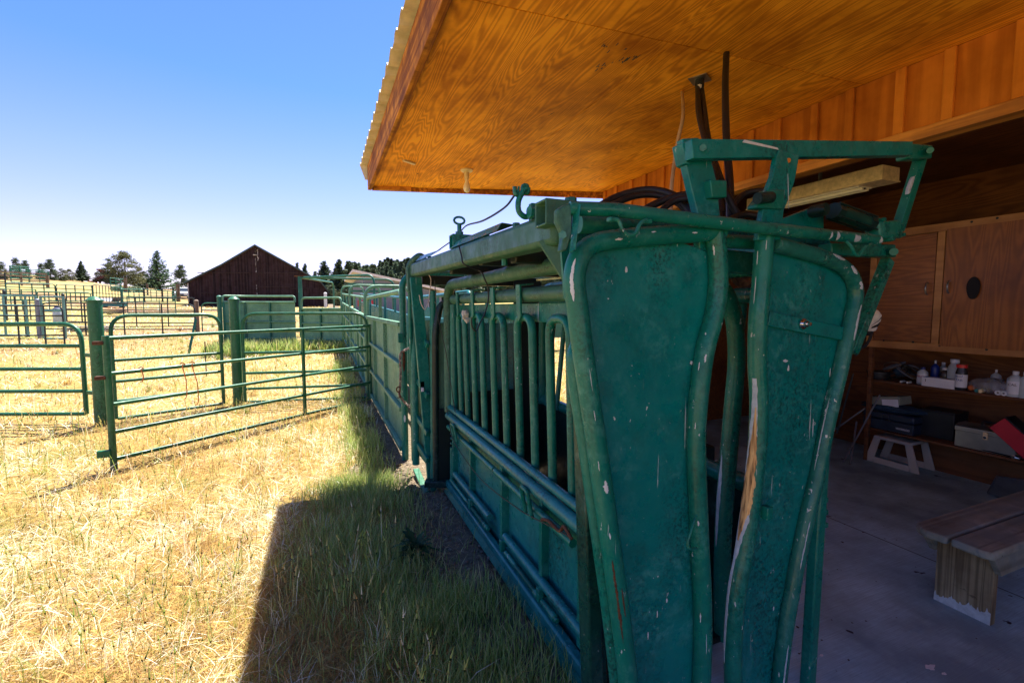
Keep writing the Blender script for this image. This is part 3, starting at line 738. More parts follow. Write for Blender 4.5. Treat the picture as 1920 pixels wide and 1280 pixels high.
pst(326, 539, 565, 3, 'rail_dark', 'far dark post just left of the wooden post')
wood_g = 'wooden posts on the slope'
pst(335, 533, 566, 6, 'old_post', 'pale weathered wooden post beside the white car', cap=False, name='wooden_post', group=wood_g)
pst(236, 521, 548, 5.5, 'old_post', 'tapering brown wooden post below the round pine', cap=False, name='wooden_post', group=wood_g)
pst(90, 517, 540, 5, 'old_post', 'dark wooden corner post of the slope fence', cap=False, name='wooden_post', group=wood_g)
pst(41, 514, 536, 3, 'old_post', 'dark wooden post in the middle of the slope fence', cap=False, name='wooden_post', group=wood_g)
pst(277, 532, 553, 3, 'old_post', 'small brown wooden post left of the spruce foot', cap=False, name='wooden_post', group=wood_g)
pst(107, 574, 606, 5, 'old_post', 'short brown post beside the blue white drum', cap=False, name='wooden_post', group=wood_g)
rf = thing('rail_fence', 'dark three rail wooden fence on the slope at far left', 'fence', G(-10, 538))
a, b = G(-10, 538), G(90, 540)
for h in (.35, .8, 1.25, 1.6): MB().bar(a + V((0, 0, h)), b + V((0, 0, h)), .05, .14).build('rail', 'old_post', rf)
# slanted prop and thin stake by the olive post
a = G(353, 668); b = P(367, 598, Y=a.y + .4)
solo(MB().tube([a, b], .035, 8), 'prop_pole', 'far_green', 'green pole leaning against the olive post', 'pole')
a = G(387, 705); solo(MB().tube([a, P(384, 640, Y=a.y)], .012, 8), 'thin_stake', 'rail_dark', 'thin dark stake standing behind the arched gate', 'stake')
# water trough, boards, pallet, drum, lumber and scraps in the pens
c = G(212, 577); tr = thing('water_trough', 'teal metal water trough in the far pen', 'trough', c)
w = 42 * (c - EYEV).dot(FWD) / F_PX
mb = MB(); R = RGT
def rbox(mb, c, w, d, h, z0=0): 
    Rm = Matrix((RGT, V((-RGT.y, RGT.x, 0)), V((0, 0, 1)))).transposed(); return mb.box(V(c) + V((0, 0, z0 + h / 2)), (w, d, h), Rm)
for s in (-1, 1):
    rbox(mb, c + V((-RGT.y, RGT.x, 0)) * s * .3, w, .04, .34, .1); rbox(mb, c + RGT * s * (w / 2 - .02), .04, .56, .34, .1)
rbox(mb, c, w, .6, .04, .1); mb.build('tank', 'teal', tr)
for s in (-1, 1): rbox(MB(), c + RGT * s * w * .4, .08, .5, .1).build('foot', 'rail_dark', tr)
for (px, py, ww, hh, mt, nm, lab) in [(186, 566, 14, 7, 'paper', 'white_board', 'white board leaning above the trough, left of two'), (200, 566, 13, 7, 'paper', 'white_board', 'white board leaning above the trough, right of two'), (218, 566, 20, 9, 'old_post', 'dark_pallet', 'dark slatted pallet leaning above the trough')]:
    q = G(px, py); s = (q - EYEV).dot(FWD) / F_PX; mb = MB(); Y2 = V((-RGT.y, RGT.x, 0))
    if nm == 'dark_pallet':
        for i in range(7): mb.bar(q + RGT * (i - 3) * ww * s / 7, q + RGT * (i - 3.3) * ww * s / 7 + V((0, 0, hh * s)) + Y2 * .3, ww * s / 10, .04, (0, 1, 0))
        mb.bar(q - RGT * ww * s / 2 + V((0, 0, .3)) + Y2 * .14, q + RGT * ww * s / 2 + V((0, 0, .3)) + Y2 * .14, .1, .05)
    else: mb.prism([q - RGT * ww * s / 2, q + RGT * ww * s / 2, q + RGT * ww * s * .4 + V((0, 0, hh * s)) + Y2 * .4, q - RGT * ww * s * .55 + V((0, 0, hh * s)) + Y2 * .4], Y2 * .05)
    solo(mb, nm, mt, lab, 'board' if mt == 'paper' else 'pallet', 'white boards' if mt == 'paper' else None)
q = G(110, 606); dr = thing('plastic_drum', 'blue white plastic drum standing beside a short brown post', 'drum', q)
MB().lathe(q, [(.2, 0), (.22, .05), (.22, .42), (.23, .45), (.22, .48), (.22, .75), (.17, .83)], 14).build('body', 'plastic_white', dr); MB().lathe(q + V((0, 0, .8)), [(.12, 0), (.12, .08)], 12).build('lid', 'plastic_blue', dr)
q = G(158, 622); mb = MB()
for i in range(9):
    o = RGT * random.uniform(-.1, .2) + V((-RGT.y, RGT.x, 0)) * (i % 3) * .16 + V((0, 0, .05 + .09 * (i // 3)))
    mb.bar(q - RGT * 1.0 + o, q + RGT * 1.0 + o + V((0, 0, random.uniform(-.01, .02))), .14, .045)
solo(mb, 'lumber_stack', 'lumber', 'stack of grey weathered boards on the ground in the pen', 'lumber')
q = G(215, 590); mb = MB()
for i in range(5):
    a_ = random.uniform(-.3, .3); d_ = RGT * math.cos(a_) * .7 + V((-RGT.y, RGT.x, 0)) * math.sin(a_)
    mb.bar(q - d_ + V((0, 0, .05 + i * .05)), q + d_ + V((0, 0, .09 + i * .05)), .16, .04)
solo(mb, 'scrap_boards', 'old_post', 'rusty brown scrap boards lying in the pen', 'boards')

# ------------------------------------------------------------------ the alley leading to the chute
XL, XR = .81, 1.60
def wall_section(y0, y1, x, mt, label, hoop=None, n_rib=2, ztop=1.47, zraise=1.83, side=-1, end=False):
    g0, g1 = gz(x, y0), gz(x, y1); root = thing('alley_wall', label, 'alley wall', (x, y0, g0), 'solid sided panels of the alley')
    q = lambda y, z, dx=0: V((x + dx, y, (g0 + (g1 - g0) * (y - y0) / (y1 - y0)) + z))
    MB().prism([q(y0 + .03, .10), q(y1 - .03, .10), q(y1 - .03, ztop - .01), q(y0 + .03, ztop - .01)], (.004, 0, 0)).build('sheet', mt, root)
    for z, h in ((ztop, .055), (1.02, .05), (.53, .05), (.09, .06)):
        MB().bar(q(y0 + .02, z, side * .026), q(y1 - .02, z, side * .026), .05, h).build('rail', mt, root, bev=.006)
    for i in range(1, n_rib + 1):
        y = y0 + (y1 - y0) * i / (n_rib + 1)
        MB().bar(q(y, .1, side * .022), q(y, ztop, side * .022), .05, .04, (0, 1, 0)).build('rib', mt, root, bev=.004)
    r = .030
    path = fillet([q(y0, .0 if end else .05), q(y0, zraise), q(y1 - .05, zraise - .0), q(y1 - .05, .05)], [0, .16, .10, 0], 6)
    MB().tube(path, r, 10).build('frame', mt, root)
    y = (y0 + y1) / 2; MB().bar(q(y, ztop), q(y, zraise), .045, .045, (0, 1, 0)).build('upright', mt, root)
    return root
secs = [(5.08, 9.16, 'faded green solid alley panel nearest the chute, left side'), (9.22, 12.9, 'faded green solid alley panel, second from the chute, left side'),
        (12.96, 17.0, 'faded green solid alley panel, third from the chute, left side'), (17.06, 21.4, 'faded green solid alley panel, farthest, left side')]
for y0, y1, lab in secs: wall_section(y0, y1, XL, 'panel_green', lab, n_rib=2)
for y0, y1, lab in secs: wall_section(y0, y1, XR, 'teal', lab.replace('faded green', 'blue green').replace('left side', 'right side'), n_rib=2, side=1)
# the end post of the alley wall with its rust and chain
ep = thing('alley_end_post', 'round topped green post at the chute end of the alley, holding a chain', 'post', (.80, 4.98, 0))
MB().tube(fillet([(.80, 4.98, -.02), (.80, 4.98, 1.93), (.92, 4.98, 2.02), (1.5, 4.98, 2.02)], [0, .12, .1, 0], 7), .036, 14).build('tube', 'green_tube', ep)
MB().box((.765, 4.955, 1.33), (.05, .05, .10)).build('lug', 'green_tube', ep, bev=.003)
skin([V((.80, 4.98, .7)), V((.80, 4.98, 1.3))], .036, .45, .85, .1, .5, .0015, V((-.2, -1, 0)), seed=4).build('rust_patch', 'rusty', ep)
skin([V((.80, 4.98, .3)), V((.80, 4.98, .7))], .036, .3, .5, .1, .3, .0015, V((-.2, -1, 0)), seed=9).build('paint_chip', 'white_chip', ep)
hoops = [(9.19, 2.06), (14.4, 2.13), (20.2, 2.15)]
for i, (y, h) in enumerate(hoops):
    g = gz(XL, y); lab = ['arched hoop over the alley nearest the chute', 'arched hoop over the alley, middle of three', 'arched hoop over the alley, farthest of three'][i]
    solo(MB().tube(fillet([(XL - .04, y, g), (XL - .04, y, g + h), (XR + .04, y, g + h), (XR + .04, y, g)], [0, .26, .26, 0], 8), .032, 12), 'alley_hoop', 'panel_green', lab, 'hoop', 'hoops over the alley')
# links of the tie chain
def chain(pts, r=.0055, link=.034, tilt=.6):
    p = smooth_path(pts, 12); L = [0]
    for a, b in zip(p, p[1:]): L.append(L[-1] + (b - a).length)
    mb = MB(); k = 0; s = 0
    while s < L[-1]:
        i = max(j for j in range(len(L)) if L[j] <= s); i = min(i, len(p) - 2); c = p[i]; t = (p[i + 1] - p[i]).normalized(); u = t.orthogonal().normalized()
        if k % 2: u = t.cross(u)
        ring = [c + t * math.cos(a) * link * .62 + u * math.sin(a) * link * .34 for a in [2 * math.pi * j / 12 for j in range(12)]]
        mb.tube(ring, r, 6, closed=True); s += link * .82; k += 1
    return mb
cy = 4.9
solo(chain([P(778, 648, Y=cy), P(762, 655, Y=cy), P(751, 664, Y=cy), P(751, 695, Y=cy), P(750, 722, Y=cy), P(749, 740, Y=cy), P(757, 752, Y=cy), P(768, 762, Y=cy), P(776, 764, Y=cy)]), 'tie_chain', 'chain_steel', 'rusty chain looped round the alley end post', 'chain')
solo(MB().tube([V(P(747, 730, Y=cy - .03)) + V((math.cos(a) * .02, 0, math.sin(a) * .028)) for a in [j * .63 for j in range(10)]], .007, 8, closed=True).tube([P(748, 734, Y=cy - .03), P(752, 744, Y=cy - .03), P(745, 746, Y=cy - .03)], .006, 8), 'chain_hook', 'rusty', 'rusty grab hook on the chain', 'hook')

# ------------------------------------------------------------------ crowding pen and overhead frame
def curved_panel(pts, ztop, label, zb=0., rail=(.45, .95), pipe=.28, mt='panel_green', cat='pen wall'):
    pts = [V(p) for p in pts]; root = thing('crowding_pen_wall', label, cat, pts[0], 'solid walls of the crowding pen')
    for i, (a, b) in enumerate(zip(pts, pts[1:])):
        nrm = (b - a).cross(V((0, 0, 1))).normalized()
        MB().prism([a + V((0, 0, zb)), b + V((0, 0, zb)), b + V((0, 0, ztop)), a + V((0, 0, ztop))], nrm * -.005).build('sheet', mt, root)
        MB().bar(a + nrm * .03, a + nrm * .03 + V((0, 0, ztop)), .06, .05, (b - a)).build('rib', 'far_green', root)
    off = V((0, -.03, 0))
    for z in (ztop, *rail): MB().tube([p + off + V((0, 0, z)) for p in pts], .03, 8).build('rail', mt, root)
    path = [p + off + V((0, 0, ztop + pipe)) for p in pts]
    MB().tube(fillet([pts[0] + off + V((0, 0, ztop))] + path + [pts[-1] + off + V((0, 0, ztop))], .14, 5), .034, 10).build('top_pipe', mt, root)
    return root
Yp = 17.2
pl = [P(418, 566, Y=17.4), P(460, 568, Y=17.8), P(507, 569, Y=17.7), P(553, 570, Y=17.2)]
curved_panel([V((p.x, p.y, .22)) for p in pl], 1.62, 'solid green crowding pen wall left of the overhead post', .05, (.95, .4), .2)
pr = [P(566, 580, Y=16.9), P(602, 580, Y=16.5), P(640, 580, Y=15.9)]
curved_panel([V((p.x, p.y, .2)) for p in pr] , 1.42, 'solid green crowding pen wall right of the overhead post', .05, (.93, .4), .36)
post('green capped corner post of the crowding pen', V((pl[0].x - .1, pl[0].y, .22)), 1.78, .07, 'far_green')
p0 = P(562, 518, Z=2.95); op = thing('overhead_frame', 'tall green post with three bent tubes reaching over the crowding pen', 'frame', (p0.x, p0.y, .25))
MB().bar((p0.x, p0.y, .2), p0, .15, .15, (0, 1, 0)).build('post', 'far_green', op, bev=.01)
MB().box(p0 + V((0, 0, .01)), (.42, .2, .03)).build('cap_plate', 'rusty', op)
for (px, py, yb, zz) in ((701, 515, 545, 2.92), (738, 524, 542, 2.85), (625, 530, 578, 2.95)):
    e = P(px, py, Z=zz); MB().tube(fillet([p0 + V((.06, 0, -.05)), e, V((e.x, e.y, .9))], [0, .35, 0], 8), .042, 10).build('bent_tube', 'far_green', op)
# machinery frame seen between the hoops and the grey shed
q = V((1.9, 24, gz(1.9, 24))); mf = thing('loading_frame', 'green box frame with red lettering board beyond the alley', 'frame', q)
for x in (1.3, 3.4): MB().bar((x, 24, q.z), (x, 24, q.z + 2.35), .12, .12, (0, 1, 0)).build('leg', 'far_green', mf)
for z in (2.3, 1.95): MB().bar((1.3, 24, q.z + z), (3.4, 24, q.z + z), .1, .1).build('beam', 'far_green', mf)
MB().box((2.1, 23.9, q.z + 1.35), (.9, .04, .3)).build('red_board', 'red', mf)
# panels on the right of the chute, seen through its bars
def far_solid(a, b, h, mt, label):
    a, b = V(a), V(b); root = thing('side_pen_panel', label, 'pen panel', a, 'panels seen through the chute bars'); nrm = (b - a).cross(V((0, 0, 1))).normalized()
    MB().prism([a + V((0, 0, .45)), b + V((0, 0, .45)), b + V((0, 0, h)), a + V((0, 0, h))], nrm * .01).build('sheet', mt, root)
    for z in (h, .45, (h + .4) / 2): MB().bar(a + V((0, 0, z)) - nrm * .03, b + V((0, 0, z)) - nrm * .03, .05, .06).build('rail', mt, root)
    for t in (0, .33, .66, 1): p = a.lerp(b, t); MB().bar(p - nrm * .03, p + V((0, 0, h + .35)) - nrm * .03, .07, .07, (0, 1, 0)).build('post', mt, root)
    MB().bar(a + V((0, 0, h + .35)), b + V((0, 0, h + .35)), .05, .05).build('rail', mt, root)
far_solid((5.2, 14.6, .19), (8.6, 14.2, .18), 1.35, 'far_green', 'green sheeted panel far behind the chute bars, right')
far_solid((2.2, 12.6, .12), (5.1, 14.5, .19), 1.5, 'teal', 'teal sheeted panel far behind the chute bars, left')

# ------------------------------------------------------------------ barn
YB = 60.; gB = 1.85
prof = [(352, 566), (353, 531), (414, 497), (477.5, 460.5), (580, 517), (600, 529), (612, 546), (616, 574)]
pf = [P(x, y, Y=YB) for x, y in prof]; pf = [V((p.x, YB, max(p.z, .9) if 0 < i < 7 else 1.2)) for i, p in enumerate(pf)]
bn = thing('barn', 'dark brown gabled barn with pale streaks under its peak', 'barn', (-6.5, 60, gB))
DEP = 24
MB().prism(pf, (0, DEP, 0)).build('walls', 'barn', bn, smooth=False)
rp = [P(x, y, Y=YB - .35) for x, y in ((345, 528.5), (414, 495), (477.5, 458), (581, 515), (602, 527.5), (615, 544), (617, 549))]
ri = [V((p.x, p.y, p.z - .16)) for p in rp[::-1]]
MB().prism([V(p) for p in rp] + ri, (0, DEP + .7, 0)).build('roof', 'barn_roof', bn, smooth=False)
rb = [V((p.x, YB - .12, p.z - .14)) for p in rp]; 
mb = MB()
for a, b in zip(rb, rb[1:]): mb.bar(a, b, .06, .22)
mb.build('barge_board', 'barn_trim', bn)
for (x0, x1, yy) in ((375, 400, 549), (484, 544, 537.5), (545, 597, 541), (370, 470, 511.0), (480, 575, 511.5)):
    a, b = P(x0, yy, Y=YB - .05), P(x1, yy, Y=YB - .05); MB().bar(a, b, .06, .09).build('rail_board', 'barn_trim', bn)
for (x0, x1, y0, y1, sd_) in ((478.6, 480.2, 466, 510, 1), (481.5, 484.5, 467, 489, 2), (480.2, 482.2, 534, 552, 3)):
    a, b = P(x0, y0, Y=YB - .03), P(x1, y1, Y=YB - .03); mb = MB(); r_ = random.Random(sd_); n = 9; L = []; Rr = []
    for i in range(n + 1):
        z = a.z + (b.z - a.z) * i / n; L.append(V((a.x + r_.uniform(-.03, .06), a.y, z))); Rr.append(V((b.x + r_.uniform(-.06, .05), a.y, z)))
    mb.prism(L + Rr[::-1], (0, .012, 0)); mb.build('pale_streak', 'lumber', bn, smooth=False)
mb = MB(); x = pf[1].x + .2
while x < pf[6].x - .15:
    zt = np.interp(x, [p.x for p in pf[1:7]], [p.z for p in pf[1:7]]) - .2
    if zt > 2.2: mb.box((x, YB - .015, (1.3 + zt) / 2), (.05, .03, zt - 1.3))
    x += .3
mb.build('siding_battens', 'barn_trim', bn, smooth=False)
MB().box(P(478, 478, Y=YB - .15), (.35, .3, .1)).build('lamp_bracket', 'lumber', bn)
MB().span(P(351, 531, Y=YB - .2), P(355.5, 566, Y=YB - .05)).build('corner_board', 'lumber', bn)
dl, dr_ = P(569, 541, Y=YB - .06), P(597, 573, Y=YB - .06)
MB().span(V((dl.x, YB - .08, dr_.z)), V((dr_.x, YB - .03, dl.z))).build('door', 'barn', bn)
q = P(610, 556, Y=58); post('white capped post at the right foot of the barn', V((q.x, 58, 1.75)), 1.55, .17, 'paper', True, 'white_post', None)

# grey shed beyond the alley
YS = 40.; gs = gz(4, YS)
gsd = thing('grey_shed', 'low grey blue metal shed with a sloping pale roof edge', 'shed', (6, YS, gs))
a, b = P(664, 508, Y=YS), P(838, 547, Y=YS)
MB().prism([V((a.x + .7, YS, gs - .3)), V((b.x - .5, YS, gs - .3)), V((b.x - .5, YS, b.z - .12)), V((a.x + .7, YS, a.z - .12))], (0, 14, 0)).build('walls', 'grey_wall', gsd, smooth=False)
mb = MB()
for i in range(60):
    x = a.x + .75 + (b.x - a.x - 1.3) * i / 60; zt = a.z + (b.z - a.z) * (x - a.x) / (b.x - a.x) - .3
    mb.box((x, YS - .02, (gs + zt) / 2), (.05, .03, zt - gs))
mb.build('siding_ribs', 'grey_wall', gsd, smooth=False)
MB().prism([a + V((-.15, -.5, -.1)), b + V((.3, -.5, -.1)), b + V((.3, -.5, .1)), a + V((-.15, -.5, .1))], (0, 15, 0)).build('roof', 'grey_roof', gsd, smooth=False)
w1 = P(812, 575, Y=YS - .03); MB().box(w1, (.7, .04, .9)).build('window', 'car_glass', gsd); MB().box(w1 + V((0, .01, 0)), (.86, .03, 1.06)).build('window_trim', 'paper', gsd)

# white car beyond the wooden post
c = G(348, 563); c = P(345, 562, Y=86); c.z = gz(c.x, c.y); cr = thing('parked_car', 'white car parked between the wooden post and the barn', 'car', c)
yy = V((-.05, 1, 0)).normalized(); xx = V((yy.y, -yy.x, 0)); Rm = Matrix((xx, yy, V((0, 0, 1)))).transposed()
def cb(mb, x, y, z, sx, sy, sz): return mb.box(c + xx * x + yy * y + V((0, 0, z)), (sx, sy, sz), Rm)
def cp(x, y, z): return c + xx * x + yy * y + V((0, 0, z))
sec = [(-2.2, .5, .95), (-2.15, .45, 1.0), (-1.2, .4, 1.12), (2.1, .4, 1.15), (2.3, .5, 1.0)]
mb = MB(); mb.prism([cp(-.92, -2.25, .42), cp(-.92, -2.25, .92), cp(-.92, -1.1, 1.1), cp(-.92, 2.15, 1.12), cp(-.92, 2.3, .5), cp(-.92, 2.2, .38), cp(-.92, -2.1, .34)], xx * 1.84).build('body', 'car_white', cr, bev=.09)
MB().add([cp(-.85, -1.1, 1.08), cp(.85, -1.1, 1.08), cp(.85, 2.15, 1.1), cp(-.85, 2.15, 1.1), cp(-.66, -.35, 1.72), cp(.66, -.35, 1.72), cp(.68, 1.8, 1.74), cp(-.68, 1.8, 1.74)], [(0, 1, 5, 4), (1, 2, 6, 5), (2, 3, 7, 6), (3, 0, 4, 7), (4, 5, 6, 7)]).build('cabin', 'car_white', cr, bev=.05)
MB().add([cp(-.72, -1.03, 1.17), cp(.72, -1.03, 1.17), cp(.6, -.48, 1.62), cp(-.6, -.48, 1.62)], [(0, 1, 2, 3)]).build('windscreen', 'car_glass', cr)
for s in (-1, 1):
    mb = MB().add([cp(s * .865, -.85, 1.16), cp(s * .865, 1.9, 1.16), cp(s * .72, 1.7, 1.62), cp(s * .72, -.4, 1.62)], [(0, 1, 2, 3)]); mb.build('side_window', 'car_glass', cr)
    cb(MB(), s * .66, -2.26, .8, .34, .06, .14).build('headlight', 'lamp_inner', cr)
    for y in (-1.4, 1.35): MB().cyl(cp(s * .7, y, .34), cp(s * .93, y, .34), .34, 16).build('wheel', 'tyre', cr)
cb(MB(), 0, -2.27, .62, .8, .05, .16).build('grille', 'rail_dark', cr); cb(MB(), 0, -2.28, .42, 1.7, .08, .14).build('bumper', 'rail_dark', cr)

# winged sculpture on the slope: a rusty crouching figure with one raised wing
c = G(190, 530); dep = (c - EYEV).dot(FWD); u = dep / F_PX; Q = lambda px, py, o=0: c + RGT * (px - 190) * u + V((0, 0, (529 - py) * u)) + V((-RGT.y, RGT.x, 0)) * o
ws = thing('winged_sculpture', 'rusty red metal sculpture of a winged beast on the slope', 'sculpture', c)
body = MB().tube(smooth_path([Q(177, 527), Q(183, 523), Q(191, 521), Q(200, 519), (Q(205, 514)), Q(206, 509), Q(209, 508)], 5), [.25, .3, .33, .36, .38, .4, .45, .5, .55, .58, .6, .62, .62, .62, .62, .6, .6, .6, .58, .52, .45, .4, .36, .34, .33, .32, .3, .28, .25, .2, .12][:31], 10); body.build('body', 'rust_red', ws)
MB().ball(Q(208, 509), .42, (1.25, .8, .8), 10).ball(Q(211, 511), .22, (1.3, .8, .7), 8).build('head', 'rust_red', ws)
MB().prism([Q(196, 520), Q(191, 513), Q(186, 507), Q(180, 504), Q(184, 503), Q(190, 503.5), Q(196, 506), Q(200, 511), Q(202, 517)], V((-RGT.y, RGT.x, 0)) * .25).build('wing', 'rust_red', ws)
for x in (181, 188, 199, 205): MB().tube([Q(x, 521), Q(x - 1, 526), Q(x, 530)], [.25, .18, .2], 8).build('leg', 'rust_red', ws)
MB().tube(smooth_path([Q(180, 526), Q(174, 527), Q(166, 526), Q(166, 523)], 5), .2, 8).build('tail', 'rust_red', ws)

# ------------------------------------------------------------------ trees and far wood
def crown_mesh(kind, seed, H=10., n=2600, leaf=.3):
    r = np.random.default_rng(seed); pts = []; cols = []
    if kind in ('spruce', 'tall'):
        RF = .30 if kind == 'spruce' else .20; NL = 46 if kind == 'spruce' else 40
        for k in range(NL):
            t = (k / NL) ** .9; z0 = H * (.06 + .93 * t); R = H * RF * (1 - t) ** .85 * r.uniform(.7 if RF < .3 else .8, 1.15) + .10
            for j in range(max(3, int(8 * (1 - t) + 3))):
                a = r.uniform(0, 6.28); m = max(6, int(n / 300 * (1.15 - t) * 2)); s = r.random(m) ** .7
                L = R * r.uniform(.75, 1.1)
                x = np.cos(a) * L * s + r.normal(0, .06 * H / 10, m); y = np.sin(a) * L * s + r.normal(0, .06 * H / 10, m)
                z = z0 - .10 * L * np.sin(s * 3.1) + .16 * L * s ** 2 + r.normal(0, .05, m)
                pts.append(np.stack([x, y, z], -1)); cols.append(np.full(m, r.uniform(.75, 1.3)) * (.7 + .5 * s))  # needles get paler towards the branch tips
    else:
        lo, wid = {'pine': (.01, .34), 'round': (.04, .42)}[kind]
        nb = {'pine': 90, 'round': 130}[kind]
        for k in range(nb):
            t = r.random() ** 1.6; z0 = H * (lo + (1 - lo) * t)
            prof_ = {'pine': (1 - t) ** .65 * (.6 + .4 * min(1, t * 5)) * 1.05, 'round': math.sqrt(max(0, 1 - abs(t * 1.05 - .05) ** 2.2))}[kind]
            R = H * wid * max(.05, prof_) * r.uniform(.1, 1.06) ** .6; a = r.uniform(0, 6.28); cx, cy = R * np.cos(a), R * np.sin(a); m = int(n / nb)
            s = H * .05 * r.uniform(.7, 1.5)
            pts.append(np.stack([cx + r.normal(0, s, m), cy + r.normal(0, s, m), z0 + r.normal(0, s * .55, m)], -1)); cols.append(np.full(m, r.uniform(.65, 1.35)) * r.uniform(.8, 1.2, m))
    p = np.concatenate(pts); c = np.concatenate(cols); m = len(p)
    d = r.normal(size=(m, 3)); d /= np.linalg.norm(d, axis=1)[:, None]; e = np.cross(d, r.normal(size=(m, 3))); e /= np.linalg.norm(e, axis=1)[:, None]
    L = leaf * r.uniform(.6, 1.4, m)[:, None]
    vs = np.stack([p - d * L * .5 - e * L * .18, p - d * L * .4 + e * L * .22, p + d * L * .6], 1).reshape(-1, 3)
    fs = np.arange(m * 3).reshape(-1, 3)
    base = {'spruce': np.array([.075, .13, .065]), 'pine': np.array([.085, .115, .062]), 'tall': np.array([.055, .085, .048]), 'round': np.array([.12, .13, .055])}[kind]
    cs = np.repeat(np.clip(base[None] * c[:, None] * r.uniform(.92, 1.08, (m, 3)), 0, .4), 3, 0)
    return vs, fs, cs
PROTO = {}
def trunk(mb, H, r0, kind, seed):
    rr = random.Random(seed); p = [V((rr.uniform(-.02, .02) * H * t, rr.uniform(-.02, .02) * H * t, H * t)) for t in (0, .25, .5, .75, .97)]
    p[0].z = -.4; mb.tube(p, [r0 * 1.2, r0 * .9, r0 * .65, r0 * .35, r0 * .08], 8)
    for i in range(14):
        t = rr.uniform(.2, .9); a = rr.uniform(0, 6.28); L = H * (.26 if kind != 'tall' else .13) * (1.1 - t)
        q = V((0, 0, H * t)); mb.tube([q, q + V((math.cos(a) * L * .5, math.sin(a) * L * .5, L * .12)), q + V((math.cos(a) * L, math.sin(a) * L, L * .35))], [r0 * .25 * (1.1 - t), r0 * .15 * (1.1 - t), r0 * .05], 5)
    return mb
def tree(kind, px, py_base, py_top, label, seed=1, Y=None, wide=1., group='trees along the skyline', H=10.):
    p = G(px, py_base) if Y is None else P(px, py_base, Y=Y)
    if Y is not None: p.z = gz(p.x, p.y)
    dep = (p - EYEV).dot(FWD); 
    r_ = ray(px, py_top); top = EYE + (dep) * r_.z; h = max(1.5, top - p.z)
    nm = {'spruce': 'spruce_tree', 'pine': 'pine_tree', 'tall': 'tall_pine_tree', 'round': 'round_pine_tree'}[kind]
    key = (kind, seed % 3)
    if key not in PROTO:
        root = thing(nm, label, 'tree', p, group); BASE[root.name] = V((0, 0, 0))
        trunk(MB(), H, .22, kind, seed).build('trunk', 'bark', root)
        vs, fs, cs = crown_mesh(kind, seed * 7 + len(kind), H, {'spruce': 4200, 'pine': 7500, 'tall': 6500, 'round': 9000}[kind], .46 if kind != 'spruce' else .40)
        tri_object('crown', vs, fs, cs, 'needles', root); PROTO[key] = root; o = root
    else:
        o = copy_tree(PROTO[key]); o['label'] = label; o['group'] = group; o.location = p
    s = h / H; o.scale = (s * wide, s * wide, s); o.rotation_euler = (0, 0, seed * 1.7)
    return o
tree('round', 236, 533, 474, 'broad olive green pine left of the spruce', 1, wide=1.05)
tree('spruce', 298, 545, 470, 'dark green conical spruce with paler tips', 1, wide=1.35)
tree('pine', 341, 548, 498, 'grey green pine just left of the barn eave', 1, wide=.9)
tree('pine', 205, 528, 487, 'small grey pine behind the winged sculpture', 2)
tree('tall', 154, 528, 489, 'lone dark conical pine between the sculpture and the left pines', 1, wide=1.7)
tree('pine', 31, 522, 484, 'dark blue green pine, left of the two big pines at far left', 3, wide=.85)
tree('pine', 49, 522, 489, 'dark blue green pine, right of the two big pines at far left', 1, wide=.9)
tree('pine', 3, 522, 492, 'bushy pine cut by the left edge', 2, wide=1.2)
tree('pine', 78, 524, 494, 'slanting grey pine right of the big pines', 3, wide=.9)
tree('pine', 95, 524, 487, 'grey pine with a flat top above the slope fence', 1, wide=1.)
tree('round', 115, 526, 504, 'low round bush pine on the slope, left of two', 2)
tree('round', 131, 526, 505, 'low round bush pine on the slope, right of two', 1)
tree('round', 185, 528, 508, 'low olive bush pine touching the raised wing', 3)
tree('round', 262, 540, 505, 'shadowy pine tucked behind the spruce', 2)
tree('tall', 559, 560, 492, 'slim pine tip showing above the barn roof, leftmost', 2, Y=88)
tree('tall', 574, 560, 494, 'slim pine behind the right slope of the barn', 1, Y=80, wide=1.3)
tree('tall', 592, 560, 508, 'short dark pine right of the barn roof', 2, Y=88, wide=1.4)
tree('tall', 610, 570, 489, 'tall dark pine, left of the pair beside the barn', 3, Y=100, wide=1.9)
tree('tall', 638, 570, 486, 'tall dark pine, right of the pair beside the barn', 1, Y=96, wide=1.9)
tree('pine', 655, 575, 524, 'leafy yellow green tree in front of the dark pair', 2, Y=64, wide=1.1)
tree('pine', 622, 576, 535, 'small yellow green tree beside the barn corner', 1, Y=92, wide=1.2)
tree('round', 636, 575, 548, 'yellow green shrub at the foot of the dark pines', 3, Y=64, wide=.8)
tree('round', 851, 580, 533, 'grey leafy shrub right of the grey shed', 1, Y=44, wide=.8)
for i, (px, w_) in enumerate(((222, 8), (236, 9), (252, 9), (262, 7))):
    p = G(px, 545 + i); u = (p - EYEV).dot(FWD) / F_PX; mb = MB()
    o = thing('sagebrush', ['pale sage bush left of the tapering post', 'pale sage bush behind the tapering post', 'pale sage bush right of the tapering post', 'pale sage bush nearest the spruce'][i], 'bush', p, 'sage bushes')
    r2 = np.random.default_rng(i); m = 700; q = r2.normal(size=(m, 3)) * np.array([w_ * .4, w_ * .4, w_ * .3]) * u + np.array([0, 0, w_ * .35 * u]); q[:, 2] = np.abs(q[:, 2])
    dd = r2.normal(size=(m, 3)) * .22; ee = r2.normal(size=(m, 3)) * .12
    vs = np.stack([q, q + dd, q + ee], 1).reshape(-1, 3); cs = np.repeat(np.array([[.20, .25, .15]]) * r2.uniform(.6, 1.3, (m, 1)), 3, 0)
    tri_object('foliage', vs, np.arange(m * 3).reshape(-1, 3), cs, 'needles', o); MB().tube([(p.x, p.y, p.z - .1), (p.x, p.y, p.z + .4)], .06, 6).build('stem', 'bark', o)
